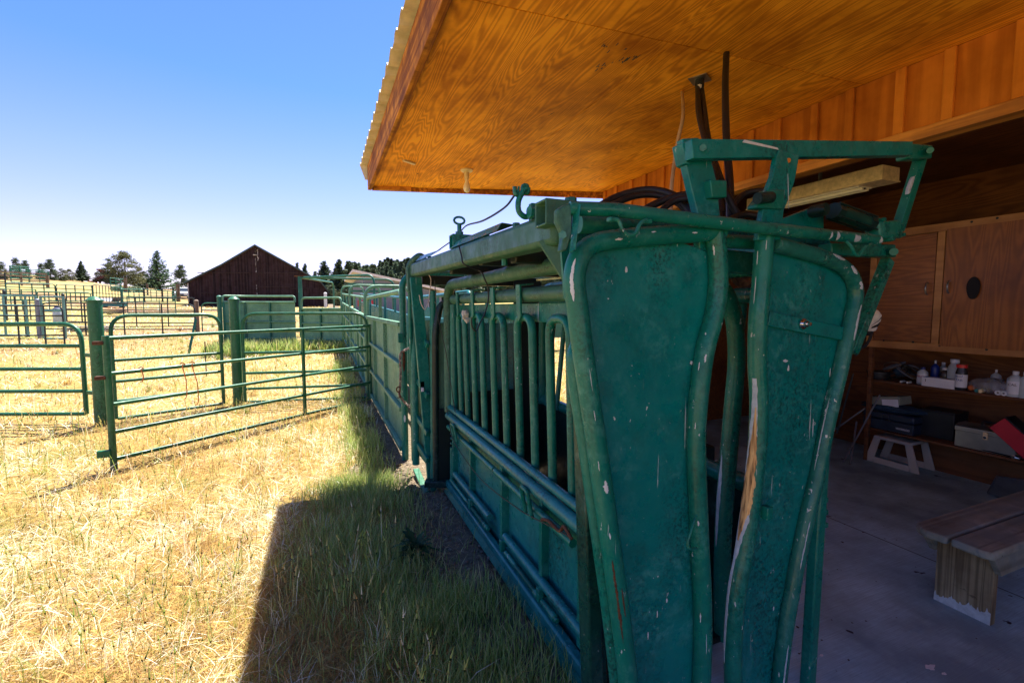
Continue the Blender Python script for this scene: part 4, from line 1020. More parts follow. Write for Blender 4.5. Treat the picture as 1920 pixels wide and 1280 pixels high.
# the wooded hill: hundreds of pines reading as one mass
parts = []; protos = [crown_mesh('tall', s, 10, 620, 1.0) for s in (3, 5, 8)]
rf_ = np.random.default_rng(5); cnt = 0
while cnt < 430:
    y = rf_.uniform(150, 330); x = rf_.uniform(6, 150)
    if x / y < .05 + .0 * y or x / y > .95 or (x / y < .09 and y < 130): continue
    z = gz(x, y); h = rf_.uniform(8, 19); dep_ = x * FWD.x + y * FWD.y
    if y < 150 or (z + h - EYE) / dep_ > .098 + .012 * math.sin(x * .2) or (z + h - EYE) / dep_ < .04: continue
    vs, fs, cs = protos[cnt % 3]; a = rf_.uniform(0, 6.28); R_ = np.array([[math.cos(a), -math.sin(a), 0], [math.sin(a), math.cos(a), 0], [0, 0, 1]])
    s = np.array([h / 10 * 1.25, h / 10 * 1.25, h / 10]); parts.append(((vs * s) @ R_.T + np.array([x, y, z]), fs, cs * rf_.uniform(.7, 1.5) * np.array([1.15, 1.1, 1.0]))); cnt += 1
vs, fs, cs = join(parts); tag(tri_object('forest', vs, fs, cs, 'needles'), 'dense pine wood covering the far hill', 'forest', kind='stuff')
# ------------------------------------------------------------------ the squeeze chute
sc_ = thing('squeeze_chute', 'big green cattle squeeze chute with its head gate facing the camera', 'cattle chute', (1.4, 2.6, 0))
HY = 1.22
def h(px, py, y=HY): return P(px, py, Y=y)
XB = .79                                                          # outer frame line
def S(px, py, x=XB): return P(px, py, X=x)
gt, gp, gl = 'green_tube', 'green', 'green_lit'
# top side beams (square tube) and cross beams
def beam(a, b, w, hh, mt, name='beam', bev=.008, parent=None, **k): return MB().bar(a, b, w, hh).build(name, mt, parent or sc_, bev=bev, **k)
def bt(y, dz=0): return 1.985 + .0214 * (y - 1.42) + dz
beam((XB, 1.42, bt(1.42, -.058)), (XB, 4.22, bt(4.22, -.058)), .10, .116, gl, 'side_beam', .022)
beam((2.02, 1.46, 1.94), (2.02, 4.22, 1.985), .10, .12, gp, 'side_beam', .02)
for y, z in ((4.16, 1.90), (3.15, 1.925), (2.5, 1.93), (2.02, 1.90)):
    beam((XB + .05, y, z), (1.97, y, z), .07, .08, 'near_black' if z < 1.95 else 'dark_green', 'cross_member')
beam((1.0, 1.7, 1.90), (1.35, 4.1, 1.90), .06, .05, 'near_black', 'cross_member')
# open ended cross tube behind the long lever
def open_tube(a, b, w, t, mt, name):
    a, b = V(a), V(b); d = (b - a).normalized(); u = V((0, 0, 1)); s = d.cross(u).normalized(); mb = MB(); ra = []
    for k in ((-1, -1), (1, -1), (1, 1), (-1, 1)): ra.append(k)
    vs = [a + s * k[0] * w / 2 + u * k[1] * w / 2 for k in ra] + [b + s * k[0] * w / 2 + u * k[1] * w / 2 for k in ra] + [a + s * k[0] * (w / 2 - t) + u * k[1] * (w / 2 - t) for k in ra] + [b + s * k[0] * (w / 2 - t) + u * k[1] * (w / 2 - t) for k in ra]
    fs = []
    for i in range(4):
        j = (i + 1) % 4; fs += [(i, j, 4 + j, 4 + i), (8 + j, 8 + i, 12 + i, 12 + j), (j, i, 8 + i, 8 + j), (4 + i, 4 + j, 12 + j, 12 + i)]
    return mb.add(vs, fs).build(name, mt, sc_, bev=.004)
open_tube((.70, 1.44, 1.972), (.86, 1.44, 1.972), .088, .008, gl, 'open_cross_tube')
beam((.87, 1.40, 1.955), (2.1, 1.40, 1.95), .07, .05, gt, 'cross_member')
MB().cyl((.82, 1.44, 2.01), (.82, 1.44, 2.035), .022, 6).build('bolt', gt, sc_, bev=.002)
# gusset and corner plate
MB().prism([h(1010, 452, 1.5), h(1053, 437, 1.47), h(1062, 470, 1.44), h(1058, 527, 1.47)], (.0, .012, 0)).build('gusset', gl, sc_)
MB().prism([h(1050, 437, 1.40), h(1100, 430, 1.40), h(1105, 560, 1.40), h(1060, 560, 1.40)], (0, .012, 0)).build('gusset', gt, sc_)
# long round lever across the front, with its wrapped bracket and hooks
lv = [h(1078, 387, 1.17), h(1150, 393, 1.17), h(1400, 424, 1.17), h(1645, 451, 1.17)]
lever = MB().tube([lv[0] + V((0, .03, -.0)), *lv[1:]], [.021, .021, .0215, .0215], 18).build('lever_tube', gt, sc_)
MB().prism([h(1046, 392, 1.2), h(1060, 383, 1.2), h(1076, 378, 1.2), h(1072, 400, 1.19), h(1074, 440, 1.19), h(1064, 470, 1.19), h(1052, 472, 1.19), h(1058, 440, 1.2), h(1046, 415, 1.2)], (0, .03, 0)).build('clamp', gl, sc_, bev=.006)
MB().prism([h(1076, 378, 1.2), h(1090, 382, 1.16), h(1085, 420, 1.16), h(1080, 470, 1.16), h(1068, 474, 1.17), h(1072, 430, 1.19)], (0.004, .012, 0)).build('clamp', gt, sc_, bev=.003)
MB().cyl(h(1055, 440, 1.185), h(1055, 440, 1.165), .012, 6).build('bolt', 'teal', sc_)
def u_hook(pts, r=.0065): return MB().tube(smooth_path(pts, 6), r, 8).build('rope_hook', gt, sc_)
u_hook([h(1148, 410, 1.15), h(1160, 414, 1.145), h(1168, 432, 1.14), h(1180, 441, 1.14), h(1192, 437, 1.14), h(1200, 420, 1.145), h(1212, 412, 1.15)], .006)
u_hook([h(1586, 452, 1.15), h(1596, 462, 1.14), h(1603, 476, 1.14), h(1612, 478, 1.14), h(1620, 465, 1.14), h(1635, 456, 1.15)], .006)
MB().box(h(1148, 412, 1.16), (.03, .02, .014)).build('weld_pad', gt, sc_, bev=.003); MB().box(h(1212, 415, 1.16), (.03, .02, .014)).build('weld_pad', gt, sc_, bev=.003)

# head gate leaf: bent tube frame + sheet
def leaf_(outer, inner, top, ylist, name_label, r, rin, yin=HY, plate_y=.02):
    lf_ = MB()
    po = smooth_path([h(*q) for q in outer], 5); pi_ = smooth_path([h(*q, yin) for q in inner], 5); pt = [h(*q) for q in top]
    return po, pi_, pt
lo = [(1185, 1420), (1180, 1300), (1164, 1159), (1141, 991), (1117, 823), (1097, 689), (1084, 588), (1077, 521), (1089, 478), (1114, 457), (1161, 448), (1242, 441), (1318, 437), (1352, 433)]
li = [(1340, 436), (1345, 480), (1346, 540), (1338, 595), (1321, 660), (1310, 742), (1305, 823), (1308, 924), (1312, 1025), (1317, 1126), (1317, 1226), (1311, 1330), (1300, 1420)]
LO = smooth_path([h(*q) for q in lo], 5); LI = smooth_path([h(*q, HY - .0) for q in li], 5)
leafL = MB().tube(LO, [.034] * (5 * 8 + 1) + [.031] * (len(LO) - 41), 20).build('head_gate_leaf', gt, sc_, label='left head gate leaf, wide green sheet in a bent tube frame')
MB().tube(LI, .033, 20).build('neck_bar', gt, leafL)
sl = [h(*q, HY + .022) for q in lo[1:-2]] + [h(*q, HY + .022) for q in li[1:-1]]
MB().prism(sl, (0, .006, 0)).build('sheet', gp, leafL)
MB().tube(smooth_path([h(x - 21, y, HY + .05) for x, y in lo[1:6]] + [h(1085, 640, HY + .05)], 4), .026, 12).build('flange_tube', gt, leafL)
u_ = MB().tube(smooth_path([h(1306, 965, 1.165), h(1297, 990, 1.155), h(1289, 1018, 1.15), h(1294, 1028, 1.15), h(1306, 1027, 1.155)], 5), .0045, 8).build('rope_hook', gt, leafL)
ri = [(1434, 440), (1431, 480), (1428, 521), (1421, 608), (1420, 689), (1423, 743), (1421, 823), (1411, 924), (1397, 1025), (1384, 1092), (1377, 1159), (1374, 1226), (1376, 1330), (1380, 1420)]
ro = [(1450, 457), (1480, 465), (1515, 474), (1561, 490), (1592, 512), (1604, 548), (1596, 595), (1576, 689), (1552, 790), (1532, 890), (1508, 991), (1488, 1092), (1471, 1193), (1458, 1300), (1446, 1420)]
RI = smooth_path([h(*q) for q in ri], 5); RO = smooth_path([h(*q) for q in ro], 5)
leafR = MB().tube(RO, .029, 20).build('head_gate_leaf', 'dusty_tube', sc_, label='right head gate leaf, narrower and scratched')
nb = MB().tube(RI, .033, 20).build('neck_bar', gt, leafR, label='neck bar worn down to bare metal')
MB().prism([h(*q, HY + .02) for q in ri[1:-1]] + [h(*q, HY + .02) for q in ro[::-1][1:]], (0, .006, 0)).build('sheet', gp, leafR)
beam(h(1440, 597, 1.225), h(1578, 625, 1.225), .012, .055, gp, 'cross_strap', .003, leafR)
MB().lathe(h(1506, 607, 1.214), [(.021, 0), (.021, .003), (.012, .004), (.012, .018), (.007, .019), (.007, .03)], 16, (0, -1, 0)).build('bolt', 'chrome', leafR)
for py in (935, 958, 982): MB().box(h(1545, py, 1.30), (.018, .03, .022)).build('lug', gt, sc_, bev=.003)
for py in (960, ): MB().box(h(1438, py, 1.19), (.03, .03, .05)).build('lug', gt, leafR, bev=.003)
# worn patches, drips and chips lying on the bars
TR = V((-.82, -.57, 0)); TL = V((-.57, -.82, 0))
skin(RI, .033, .255, .60, lambda u: .28 + .75 * u, lambda u: (.22 + .62 * min(1, u * 1.5)) * (1 if u < .8 else 1 - (u - .8) * 3.), .0012, TR, seed=3, n=60).build('worn_primer', 'primer', leafR)
skin(RI, .033, .31, .565, lambda u: .22 + .65 * u, lambda u: (.05 + .68 * min(1, u * 1.8)) * (1 if u < .75 else 1 - (u - .75) * 3.4), .0022, TR, seed=5, n=60).build('bare_metal', 'brass', leafR)
skin(RI, .033, .56, .80, 1.0, .26, .0012, TR, seed=8, n=40).build('worn_primer', 'primer', leafR)
skin(LO, .034, .69, .74, -.15, .16, .0012, TL, seed=12, n=34, jag=2.).build('paint_drip', 'white_chip', leafL)
skin(LO, .034, .427, .446, .40, .20, .0012, TL, seed=14, n=22, jag=3.2).build('paint_chip', 'white_chip', leafL)
skin(LO, .034, .20, .33, .0, .13, .0012, TL, seed=15, n=60, jag=3.).build('rust_scrape', 'rusty', leafL)
skin(LO, .034, .24, .285, .55, .08, .0012, TL, seed=16, n=30).build('rust_scrape', 'rusty', leafL)
for i, (s0, s1, a, hw) in enumerate(((.03, .055, .5, .05), (.075, .125, .5, .045), (.012, .03, -.3, .05))): skin(RI, .033, s0, s1, a, hw, .0012, TR, seed=20 + i, n=14, jag=2.).build('paint_drip', 'white_chip', leafR)
for i, (s0, s1, a, hw) in enumerate(((.24, .30, -.9, .18), (.40, .52, .5, .07), (.60, .68, -.4, .09), (.12, .15, -.9, .35), (.165, .185, -.7, .35), (.20, .215, -.8, .3), (.80, .93, -.6, .1))): skin(RO, .029, s0, s1, a, hw, .0012, TR, seed=30 + i, n=28, jag=2.6).build('paint_scrape', 'primer', leafR)
LVP = [lv[0] + V((0, .03, 0)), *lv[1:]]
for i, (s0, s1) in enumerate(((.80, .812), (.875, .90), (.985, .998), (.775, .782))): skin(LVP, .0215, s0, s1, .2, .75, .001, seed=50 + i, n=12, m=10, jag=2.5).build('paint_chip', 'primer', sc_)
for i, (s0, s1, a, hw, w_) in enumerate(((.05, .07, .2, .1, 0), (.12, .135, -.3, .06, 0), (.36, .37, .1, .08, 0), (.46, .475, .0, .05, 0), (.53, .545, .3, .04, 0), (.57, .60, .45, .03, 0), (.80, .812, .2, .1, 0), (.86, .868, -.2, .08, 0), (.93, .94, .1, .08, 0))):
    skin(LO, .033, s0, s1, a, hw, .0014, TL, seed=90 + i, n=14, jag=3.).build('paint_chip', 'white_chip', leafL)
for i, (s0, s1, a, hw) in enumerate(((.02, .04, .3, .08), (.22, .235, -.2, .12), (.235, .25, .3, .05), (.34, .352, .1, .06), (.52, .53, 0, .08), (.70, .72, .2, .07), (.74, .78, -.4, .03), (.84, .86, .1, .1))):
    skin(LI, .033, s0, s1, a, hw, .0014, V((-.72, -.69, 0)), seed=120 + i, n=14, jag=3.).build('paint_chip', 'white_chip', leafL)
for i, (px, py, w, hh) in enumerate(((1174, 505, 3, 8), (1296, 680, 5, 5), (1472, 676, 10, 4), (1478, 690, 4, 10), (1524, 800, 2, 26), (1556, 700, 2, 14), (1250, 1125, 3, 6), (1232, 1150, 2, 10), (1215, 1190, 2, 12), (1450, 1140, 3, 8), (1330, 525, 4, 3), (1140, 560, 2, 2))):
    q = h(px, py, HY + .0205); u = .00145; mb = MB(); rr = random.Random(i); n_ = 9
    mb.prism([q + V((math.cos(a) * w * u * rr.uniform(.5, 1.2), 0, math.sin(a) * hh * u * rr.uniform(.6, 1.2))) for a in [6.283 * k / n_ for k in range(n_)]], (0, -.0012, 0)); mb.build('paint_chip', 'white_chip', leafL if px < 1350 else leafR, smooth=False)

# second pair of neck bars further in
ib = [(1352, 540), (1366, 562), (1378, 610), (1381, 680), (1374, 760), (1366, 857), (1358, 958), (1354, 1092), (1356, 1300)]
IB = smooth_path([h(*q, 1.62) for q in ib], 5); MB().tube(IB, .040, 16).build('inner_neck_bar', gt, sc_)
skin(IB, .040, .40, .62, 1.0, .3, .001, V((-.64, -.77, 0)), seed=70, n=30).build('worn_primer', 'primer', sc_)
MB().tube([h(1300, 905, 1.9), h(1350, 870, 1.9)], .03, 10).build('inner_rail', gt, sc_)
MB().cyl((1.2, 1.9, .8), (1.95, 1.9, .8), .03, 12).build('inner_rail', gt, sc_)
beam((1.0, 1.45, 1.86), (2.05, 1.45, 1.83), .06, .09, gp, 'header_plate')
# front uprights, foot frame
beam((.95, 1.45, -.02), (.86, 1.45, 1.98), .06, .08, 'oily_green', 'front_post')
beam(h(1507, 1400, 1.255), h(1541, 840, 1.255), .05, .045, gt, 'front_post'); 
# linkage on top: flat beam, two plates, arm and cylinder
a, b = h(1302, 281, 1.22), h(1716, 280, 1.22)
MB().prism([h(1297, 260, 1.2), h(1300, 297, 1.2), h(1712, 291, 1.2), h(1712, 265, 1.2)], (0, .04, 0)).build('linkage_beam', gp, sc_, bev=.003)
MB().prism([h(1706, 268, 1.22), h(1706, 297, 1.22), h(1748, 297, 1.22), h(1750, 272, 1.22)], (0, .055, 0)).build('beam_clevis', gt, sc_, bev=.006)
MB().cyl(h(1744, 282, 1.19), h(1744, 282, 1.31), .013, 12).build('pin', gt, sc_)
MB().cyl(h(1318, 277, 1.19), h(1318, 277, 1.27), .012, 6).build('bolt', 'teal', sc_)
MB().prism([h(*q, 1.245) for q in ((1280, 260), (1310, 258), (1334, 300), (1344, 340), (1350, 400), (1357, 470), (1312, 470), (1310, 405), (1297, 355), (1287, 310))], (0, .03, 0)).build('pivot_plate', gp, sc_, bev=.003)
MB().prism([h(*q, 1.235) for q in ((1279, 268), (1289, 266), (1295, 310), (1287, 306))], (0, .05, 0)).build('pivot_plate', gp, sc_, bev=.003)
MB().prism([h(*q, 1.215) for q in ((1332, 337), (1363, 338), (1363, 370), (1336, 370))], (0, .05, 0)).build('stop_block', gt, sc_, bev=.003)
pp = MB().prism([h(*q, 1.195) for q in ((1462, 279), (1499, 292), (1490, 342), (1479, 372), (1470, 395), (1464, 450), (1421, 450), (1431, 392), (1440, 355), (1450, 330), (1457, 292))], (0, .022, 0)).build('pivot_plate', gp, sc_, bev=.003)
MB().cyl(h(1478, 301, 1.1935), h(1478, 301, 1.196), .0085, 16).build('pin_hole', 'siding', pp)
MB().prism([h(*q, 1.185) for q in ((1440, 355), (1472, 356), (1468, 392), (1418, 390), (1418, 384))], (0, .04, 0)).build('stop_block', gt, sc_, bev=.004)
MB().cyl(h(1420, 372, 1.175), h(1446, 370, 1.175), .020, 14).build('pin', 'dark_green', sc_)
skin([h(1478, 400, 1.195), h(1476, 318, 1.195)], .001, .1, .9, 0, .5, .002).build('paint_drip', 'white_chip', sc_)
MB().prism([h(1392, 259.8 + 7, 1.1985), h(1396, 262, 1.1985), h(1458, 277, 1.1985), h(1460, 281, 1.1985)], (0, .001, 0)).build('paint_scrape', 'white_chip', sc_)
# arm from the beam clevis down to the joint, then on down behind the leaf
def sqarm(a, b, w, nm='linkage_arm'): return MB().bar(a, b, w, w, (.25, -.4, 1)).build(nm, gt, sc_, bev=.003)
sqarm(h(1727, 292, 1.27), h(1683, 432, 1.27), .038); sqarm(h(1664, 488, 1.30), h(1596, 660, 1.30), .042)
skin([h(1716, 300, 1.25), h(1672, 432, 1.25)], .004, .25, .5, 0, .9, .016, n=12).build('paint_scrape', 'primer', sc_)
MB().prism([h(*q, 1.25) for q in ((1560, 455), (1680, 458), (1682, 482), (1560, 478))], (0, .06, 0)).build('lower_arm', gt, sc_, bev=.006)
MB().cyl(h(1676, 472, 1.22), h(1676, 472, 1.34), .016, 14).build('pin', gt, sc_)
kn = MB()
for (x, y, r) in ((1660, 428, .020), (1684, 436, .018), (1672, 446, .015), (1690, 424, .011), (1655, 412, .010), (1692, 440, .009)): kn.lathe(h(x, y, 1.22), [(r * .8, -.01), (r, 0), (r, .06), (r * .8, .07)], 14, (0, 1, 0))
kn.build('pivot_knuckle', gt, sc_)
MB().prism([h(*q, 1.215) for q in ((1648, 415), (1690, 412), (1694, 446), (1652, 446))], (0, .05, 0)).build('pivot_block', gt, sc_, bev=.008)
cyl = MB().cyl(h(1570, 398, 1.25), h(1626, 418, 1.25), .030, 18).build('hydraulic_cylinder', 'oily_green', sc_)
MB().cyl(h(1562, 395, 1.25), h(1573, 399, 1.25), .034, 8).build('end_cap', 'dark_green', cyl); MB().cyl(h(1622, 416, 1.25), h(1632, 420, 1.25), .034, 8).build('end_cap', 'dark_green', cyl)
for dy, dz in ((-.026, .026), (.026, .026), (-.026, -.026), (.026, -.026)):
    o = V((0, dy, dz)); MB().cyl(h(1562, 395, 1.25) + o, h(1633, 420.5, 1.25) + o, .0045, 8).build('tie_rod', 'dark_green', cyl)
MB().cyl(h(1632, 420, 1.25), h(1657, 429, 1.25), .011, 16).build('rod', 'chrome', cyl)
MB().lathe(h(1549, 392, 1.22), [(.024, 0), (.026, .01), (.026, .05), (.024, .06)], 16, (0, 1, 0)).lathe(h(1549, 392, 1.205), [(.013, 0), (.013, .02)], 10, (0, 1, 0)).build('rear_eye', 'dark_green', cyl)
MB().prism([h(*q, 1.33) for q in ((1462, 412), (1530, 386), (1545, 390), (1545, 440), (1462, 432))], (0, .02, 0)).build('cylinder_bracket', gp, sc_, bev=.003)
beam(h(1460, 432, 1.42), h(1640, 450, 1.42), .05, .03, gp, 'rear_beam')
# cross tube under the lever between the leaves, weathered and flaking
MB().tube([h(1352, 452, 1.30), h(1432, 456, 1.30)], .026, 14).build('top_guide_tube', gt, sc_)
MB().tube([h(1084, 420, 1.29), h(1340, 428, 1.29)], .030, 16).build('top_guide_tube', gt, sc_)

# left side: pipes, bars, hooks, lower doors
XS = 1.045; yn, yf = 1.58, 3.80
def sp(y, z, dx=0): return V((XS + dx, y, z))
MB().tube(fillet([sp(yn - .1, 1.845, -.03), sp(yf + .10, 1.845, -.03), sp(yf + .10, .74, -.03)], [0, .18, 0], 8), .042, 18).build('side_pipe', gl, sc_)
MB().tube(fillet([sp(yn - .1, 1.72, -.01), sp(yf - .02, 1.72, -.01)], [0, 0], 8), .040, 18).build('side_pipe', gl, sc_)
beam(sp(yn, 1.625, .03), sp(yf, 1.625, .03), .02, .10, gt, 'bar_header', .003)
MB().tube([sp(yf + .03, 1.68, .0), sp(yf + .03, .70, .0)], .032, 14).build('end_bar', gt, sc_)
by = [3.42, 3.22, 3.00, 2.80, 2.60, 2.39, 2.19, 1.99, 1.79]
# the bars hang in pairs from bent U tops
pairs = [(3.60, 3.42), (3.22, 3.02), (2.80, 2.60), (2.39, 2.19), (1.99, 1.79)]
for a_, b_ in pairs:
    pth = fillet([sp(a_, .76, -.0), sp(a_, 1.60, -.025), sp(b_, 1.60, -.025), sp(b_, .76, -.0)], [0, .085, .085, 0], 7)
    MB().tube(pth, .0225, 14).build('bar', gt, sc_)
for y in (3.51, 3.12, 2.70, 2.29):
    MB().prism([sp(y + .028, 1.767, -.06), sp(y - .028, 1.767, -.06), sp(y - .028, 1.775, .02), sp(y + .028, 1.775, .02)], (0, 0, .008)).prism([sp(y - .028, 1.775, -.066), sp(y + .028, 1.775, -.066), sp(y + .028, 1.62, -.060), sp(y, 1.575, -.060), sp(y - .028, 1.60, -.060)], (.012, 0, 0)).build('bar_hook', gt, sc_, bev=.002)
MB().tube([sp(yn - .05, .785, -.035), sp(yf + .05, .785, -.035)], .024, 14).build('mid_rail', 'door_skylit', sc_)
MB().tube([sp(yn - .02, .725, -.055), sp(yf + .02, .725, -.055)], .034, 16).build('mid_rail', 'door_skylit', sc_)
MB().tube([sp(yn + .12, .615, -.05), sp(2.68, .615, -.05)], .020, 12).build('latch_rod', gt, sc_)
MB().tube([sp(2.70, .615, -.05), sp(yf + .06, .615, -.05)], .019, 12).build('latch_rod', gt, sc_)
for y in (3.53, 2.12):
    MB().tube(fillet([sp(y + .03, .57, -.075), sp(y + .03, .72, -.105), sp(y - .05, .72, -.105), sp(y - .05, .57, -.075)], [0, .02, .02, 0], 4), .011, 8).build('latch_handle', gt, sc_)
# cable along the rod
MB().tube(smooth_path([sp(3.8, .80, -.08), sp(3.7, .70, -.08), sp(3.5, .59, -.1), sp(2.9, .50, -.085), sp(2.3, .55, -.085), sp(2.05, .59, -.085), sp(1.8, .64, -.08), sp(1.68, .66, -.08)], 6), .0035, 6).build('trip_cable', 'wire', sc_)
MB().tube(smooth_path([sp(1.95, .62, -.08), sp(1.86, .655, -.09), sp(1.78, .64, -.075), sp(1.72, .69, -.085), sp(1.66, .66, -.08)], 6), .008, 8).build('knotted_rag', 'rusty', sc_)
MB().prism([sp(yn + .03, .07, .012), sp(yf + .03, .07, .012), sp(yf + .03, .70, .012), sp(yn + .03, .70, .012)], (.006, 0, 0)).build('lower_door', 'door_skylit', sc_)
for y in (3.80, 3.30, 2.62, 2.07, 1.68): beam(sp(y, .14, -.008), sp(y, .70, -.008), .045 if y != 2.62 else .06, .035, gt, 'door_rib', .003)
for y0, y1 in ((3.72, 2.84), (2.56, 1.60)): MB().tube([sp(y0, .235, -.03), sp(y1, .235, -.03)], .025, 14).build('hinge_tube', 'door_skylit', sc_)
for y0, y1 in ((3.78, 2.88), (3.3, 2.9), (2.5, 1.9), (2.35, 2.08)): 
    MB().tube([sp(y0, .165, -.05), sp(y1, .165, -.05)], .015, 10).lathe(sp(y1, .165, -.05), [(.020, 0), (.020, .04), (.012, .045), (.012, .06)], 10, (0, -1, 0)).build('hinge_pin', gt, sc_)
for y in (3.2, 2.55, 2.02): MB().box(sp(y, .19, -.055), (.03, .035, .07)).build('hinge_lug', gt, sc_, bev=.004)
MB().bar(sp(yn - .1, .09, -.04), sp(yf + .12, .09, -.04), .05, .06).build('sill', 'door_skylit', sc_, bev=.012)
MB().prism([sp(yn - .3, .005, -.075), sp(yf + .16, .005, -.075), sp(yf + .16, .06, -.045), sp(yn - .3, .06, -.045)], (.03, 0, 0)).build('sill', gt, sc_, bev=.004)
MB().prism([sp(1.60, -.03, -.06), sp(1.60, .70, -.075), sp(1.60, .68, .02), sp(1.60, -.03, .06)], (0, -.02, 0)).build('end_plate', 'oily_green', sc_, bev=.003)
MB().tube(smooth_path([sp(1.59, .70, -.075), sp(1.585, .69, -.03), sp(1.59, .70, .0)], 5), .006, 8).build('torn_edge', 'primer', sc_)
# right side of the chute
XRr = 1.93
def rp_(y, z, dx=0): return V((XRr + dx, y, z))
MB().tube(fillet([rp_(1.55, 1.84), rp_(3.9, 1.84), rp_(3.9, .74)], [0, .18, 0], 7), .04, 14).build('side_pipe', gt, sc_)
MB().tube([rp_(1.55, 1.71), rp_(3.8, 1.71)], .038, 14).build('side_pipe', gt, sc_)
for i, y in enumerate([3.72, 3.52, 3.30, 3.10, 2.9, 2.7, 2.5, 2.3, 2.1, 1.9, 1.7]): MB().tube([rp_(y, .76, -.05), rp_(y, 1.7, .04)], .021, 10).build('bar', gt, sc_)
MB().tube([rp_(1.5, .78), rp_(3.9, .78)], .045, 14).build('mid_rail', gt, sc_)
MB().prism([rp_(1.6, .03), rp_(4.02, .03), rp_(4.02, .75), rp_(1.6, .75)], (.008, 0, 0)).build('lower_door', 'dark_green', sc_)
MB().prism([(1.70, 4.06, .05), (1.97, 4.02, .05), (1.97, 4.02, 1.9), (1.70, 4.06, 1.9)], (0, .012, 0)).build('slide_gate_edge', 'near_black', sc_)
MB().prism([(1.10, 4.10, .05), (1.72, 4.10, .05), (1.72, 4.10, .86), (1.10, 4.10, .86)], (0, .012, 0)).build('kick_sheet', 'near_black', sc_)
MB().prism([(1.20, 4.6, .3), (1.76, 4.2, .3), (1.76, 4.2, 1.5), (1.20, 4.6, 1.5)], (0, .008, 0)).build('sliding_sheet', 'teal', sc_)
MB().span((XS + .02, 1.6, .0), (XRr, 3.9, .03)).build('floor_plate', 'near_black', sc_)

# tail gate end: leaning post, hoop, sliding sheet, springs
ty = 4.12
beam(P(779, 520, Y=ty), P(812, 905, Y=ty), .10, .05, gt, 'leaning_post', .006)
MB().tube(fillet([P(770, 540, Y=4.2), P(766, 496, Y=4.2), P(790, 476, Y=4.12), P(800, 500, Y=4.1)], [0, .08, .06, 0], 6), .032, 14).build('top_bend', gl, sc_)
MB().prism([P(764, 502, Y=4.16), P(778, 500, Y=4.16), P(774, 548, Y=4.16), P(765, 545, Y=4.16)], (.0, .06, 0)).build('end_bracket', gl, sc_, bev=.004)
MB().tube([P(768, 545, Y=4.2), P(775, 862, Y=4.5)], .018, 10).build('gate_stile', gt, sc_)
gf = MB().tube(fillet([P(780, 870, Y=4.3), P(776, 600, Y=4.3), P(778, 560, Y=4.3)], 0, 5), .034, 12).build('tail_gate_frame', gt, sc_)
for py in (620, 715, 785, 835): MB().bar(P(778, py - 10, Y=4.34), P(802, py + 28, Y=4.05), .03, .05).build('tail_rail', gt, gf, bev=.004)
MB().prism([P(784, 600, Y=4.35), P(806, 600, Y=4.1), P(806, 880, Y=4.1), P(784, 850, Y=4.35)], (0, .01, 0)).build('tail_sheet', 'panel_green', gf)
MB().tube([P(812, 545, Y=4.05), P(813, 925, Y=4.05)], .028, 12).build('gate_stile', gt, sc_)
MB().tube(fillet([P(818, 900, Y=4.0), P(816, 620, Y=4.0), P(826, 568, Y=4.0), P(852, 568, Y=4.0), P(853, 900, Y=4.0)], [0, .1, .12, .03, 0], 7), .030, 14).build('hoop_frame', 'dark_green', sc_)
MB().prism([P(817, 605, Y=4.04), P(850, 605, Y=4.04), P(850, 768, Y=4.04), P(820, 768, Y=4.04)], (0, .008, 0)).build('sliding_sheet', 'panel_green', sc_)
MB().prism([P(815, 768, Y=3.98), P(852, 764, Y=3.98), P(856, 910, Y=3.98), P(822, 902, Y=3.98), P(815, 880, Y=3.98)], (0, .02, 0)).build('kick_sheet', 'near_black', sc_, bev=.004)
MB().tube([P(856, 620, Y=3.93), P(856, 930, Y=3.93)], .022, 12).build('gate_stile', gt, sc_)
MB().tube([P(846, 540, Y=3.95) + V((math.cos(a) * 0, 0, 0)) for a in (0,)] + [P(852, 560, Y=3.95), P(838, 590, Y=3.95)], .028, 10).build('brace', 'dark_green', sc_)
sprg = MB()
for k in range(3):
    z0 = P(850, 812 + k * 9, Y=3.9); sprg.tube([z0 + V((math.cos(a) * .024, math.sin(a) * .024, 0)) for a in [j * .63 for j in range(10)]], .007, 8, closed=True)
sprg.build('spring', gt, sc_)
MB().tube([P(850, 838, Y=3.88), P(850, 925, Y=3.88)], .03, 12).build('spring_sleeve', gt, sc_)
MB().bar(P(797, 905, Y=4.02), P(850, 905, Y=3.93), .10, .055).build('foot_channel', 'dark_green', sc_, bev=.006)
MB().bar(P(780, 880, Y=4.5), P(800, 925, Y=4.02), .06, .03).build('foot_rail', 'gate_green', sc_, bev=.004)
MB().box(P(791, 722, Y=4.12), (.05, .05, .09)).build('latch_box', gt, sc_, bev=.008); MB().box(P(792, 730, Y=4.08), (.02, .02, .035)).build('latch_pin', 'paper', sc_)
# things on the top beam: channel strips, stub with eye bolt, bolts, hook
MB().add([V((XB - .045, 2.75, bt(2.75, .002))), V((XB - .045, 1.98, bt(1.98, .002))), V((XB - .02, 1.98, bt(1.98, .04))), V((XB - .02, 2.75, bt(2.75, .04))), V((XB + .05, 1.98, bt(1.98, .035))), V((XB + .05, 2.75, bt(2.75, .035)))], [(0, 1, 2, 3), (3, 2, 4, 5)]).build('angle_strip', 'green_tube', sc_)
MB().add([V((XB - .045, 3.95, bt(3.95, .002))), V((XB - .045, 3.32, bt(3.32, .002))), V((XB + .03, 3.32, bt(3.32, .05))), V((XB + .0, 3.95, bt(3.95, .05)))], [(0, 1, 2, 3)]).build('angle_strip', 'green_tube', sc_)
open_tube((XB - .04, 2.80, bt(2.8, .044)), (XB + .55, 2.80, bt(2.8, .044)), .085, .008, 'green', 'stub_tube')
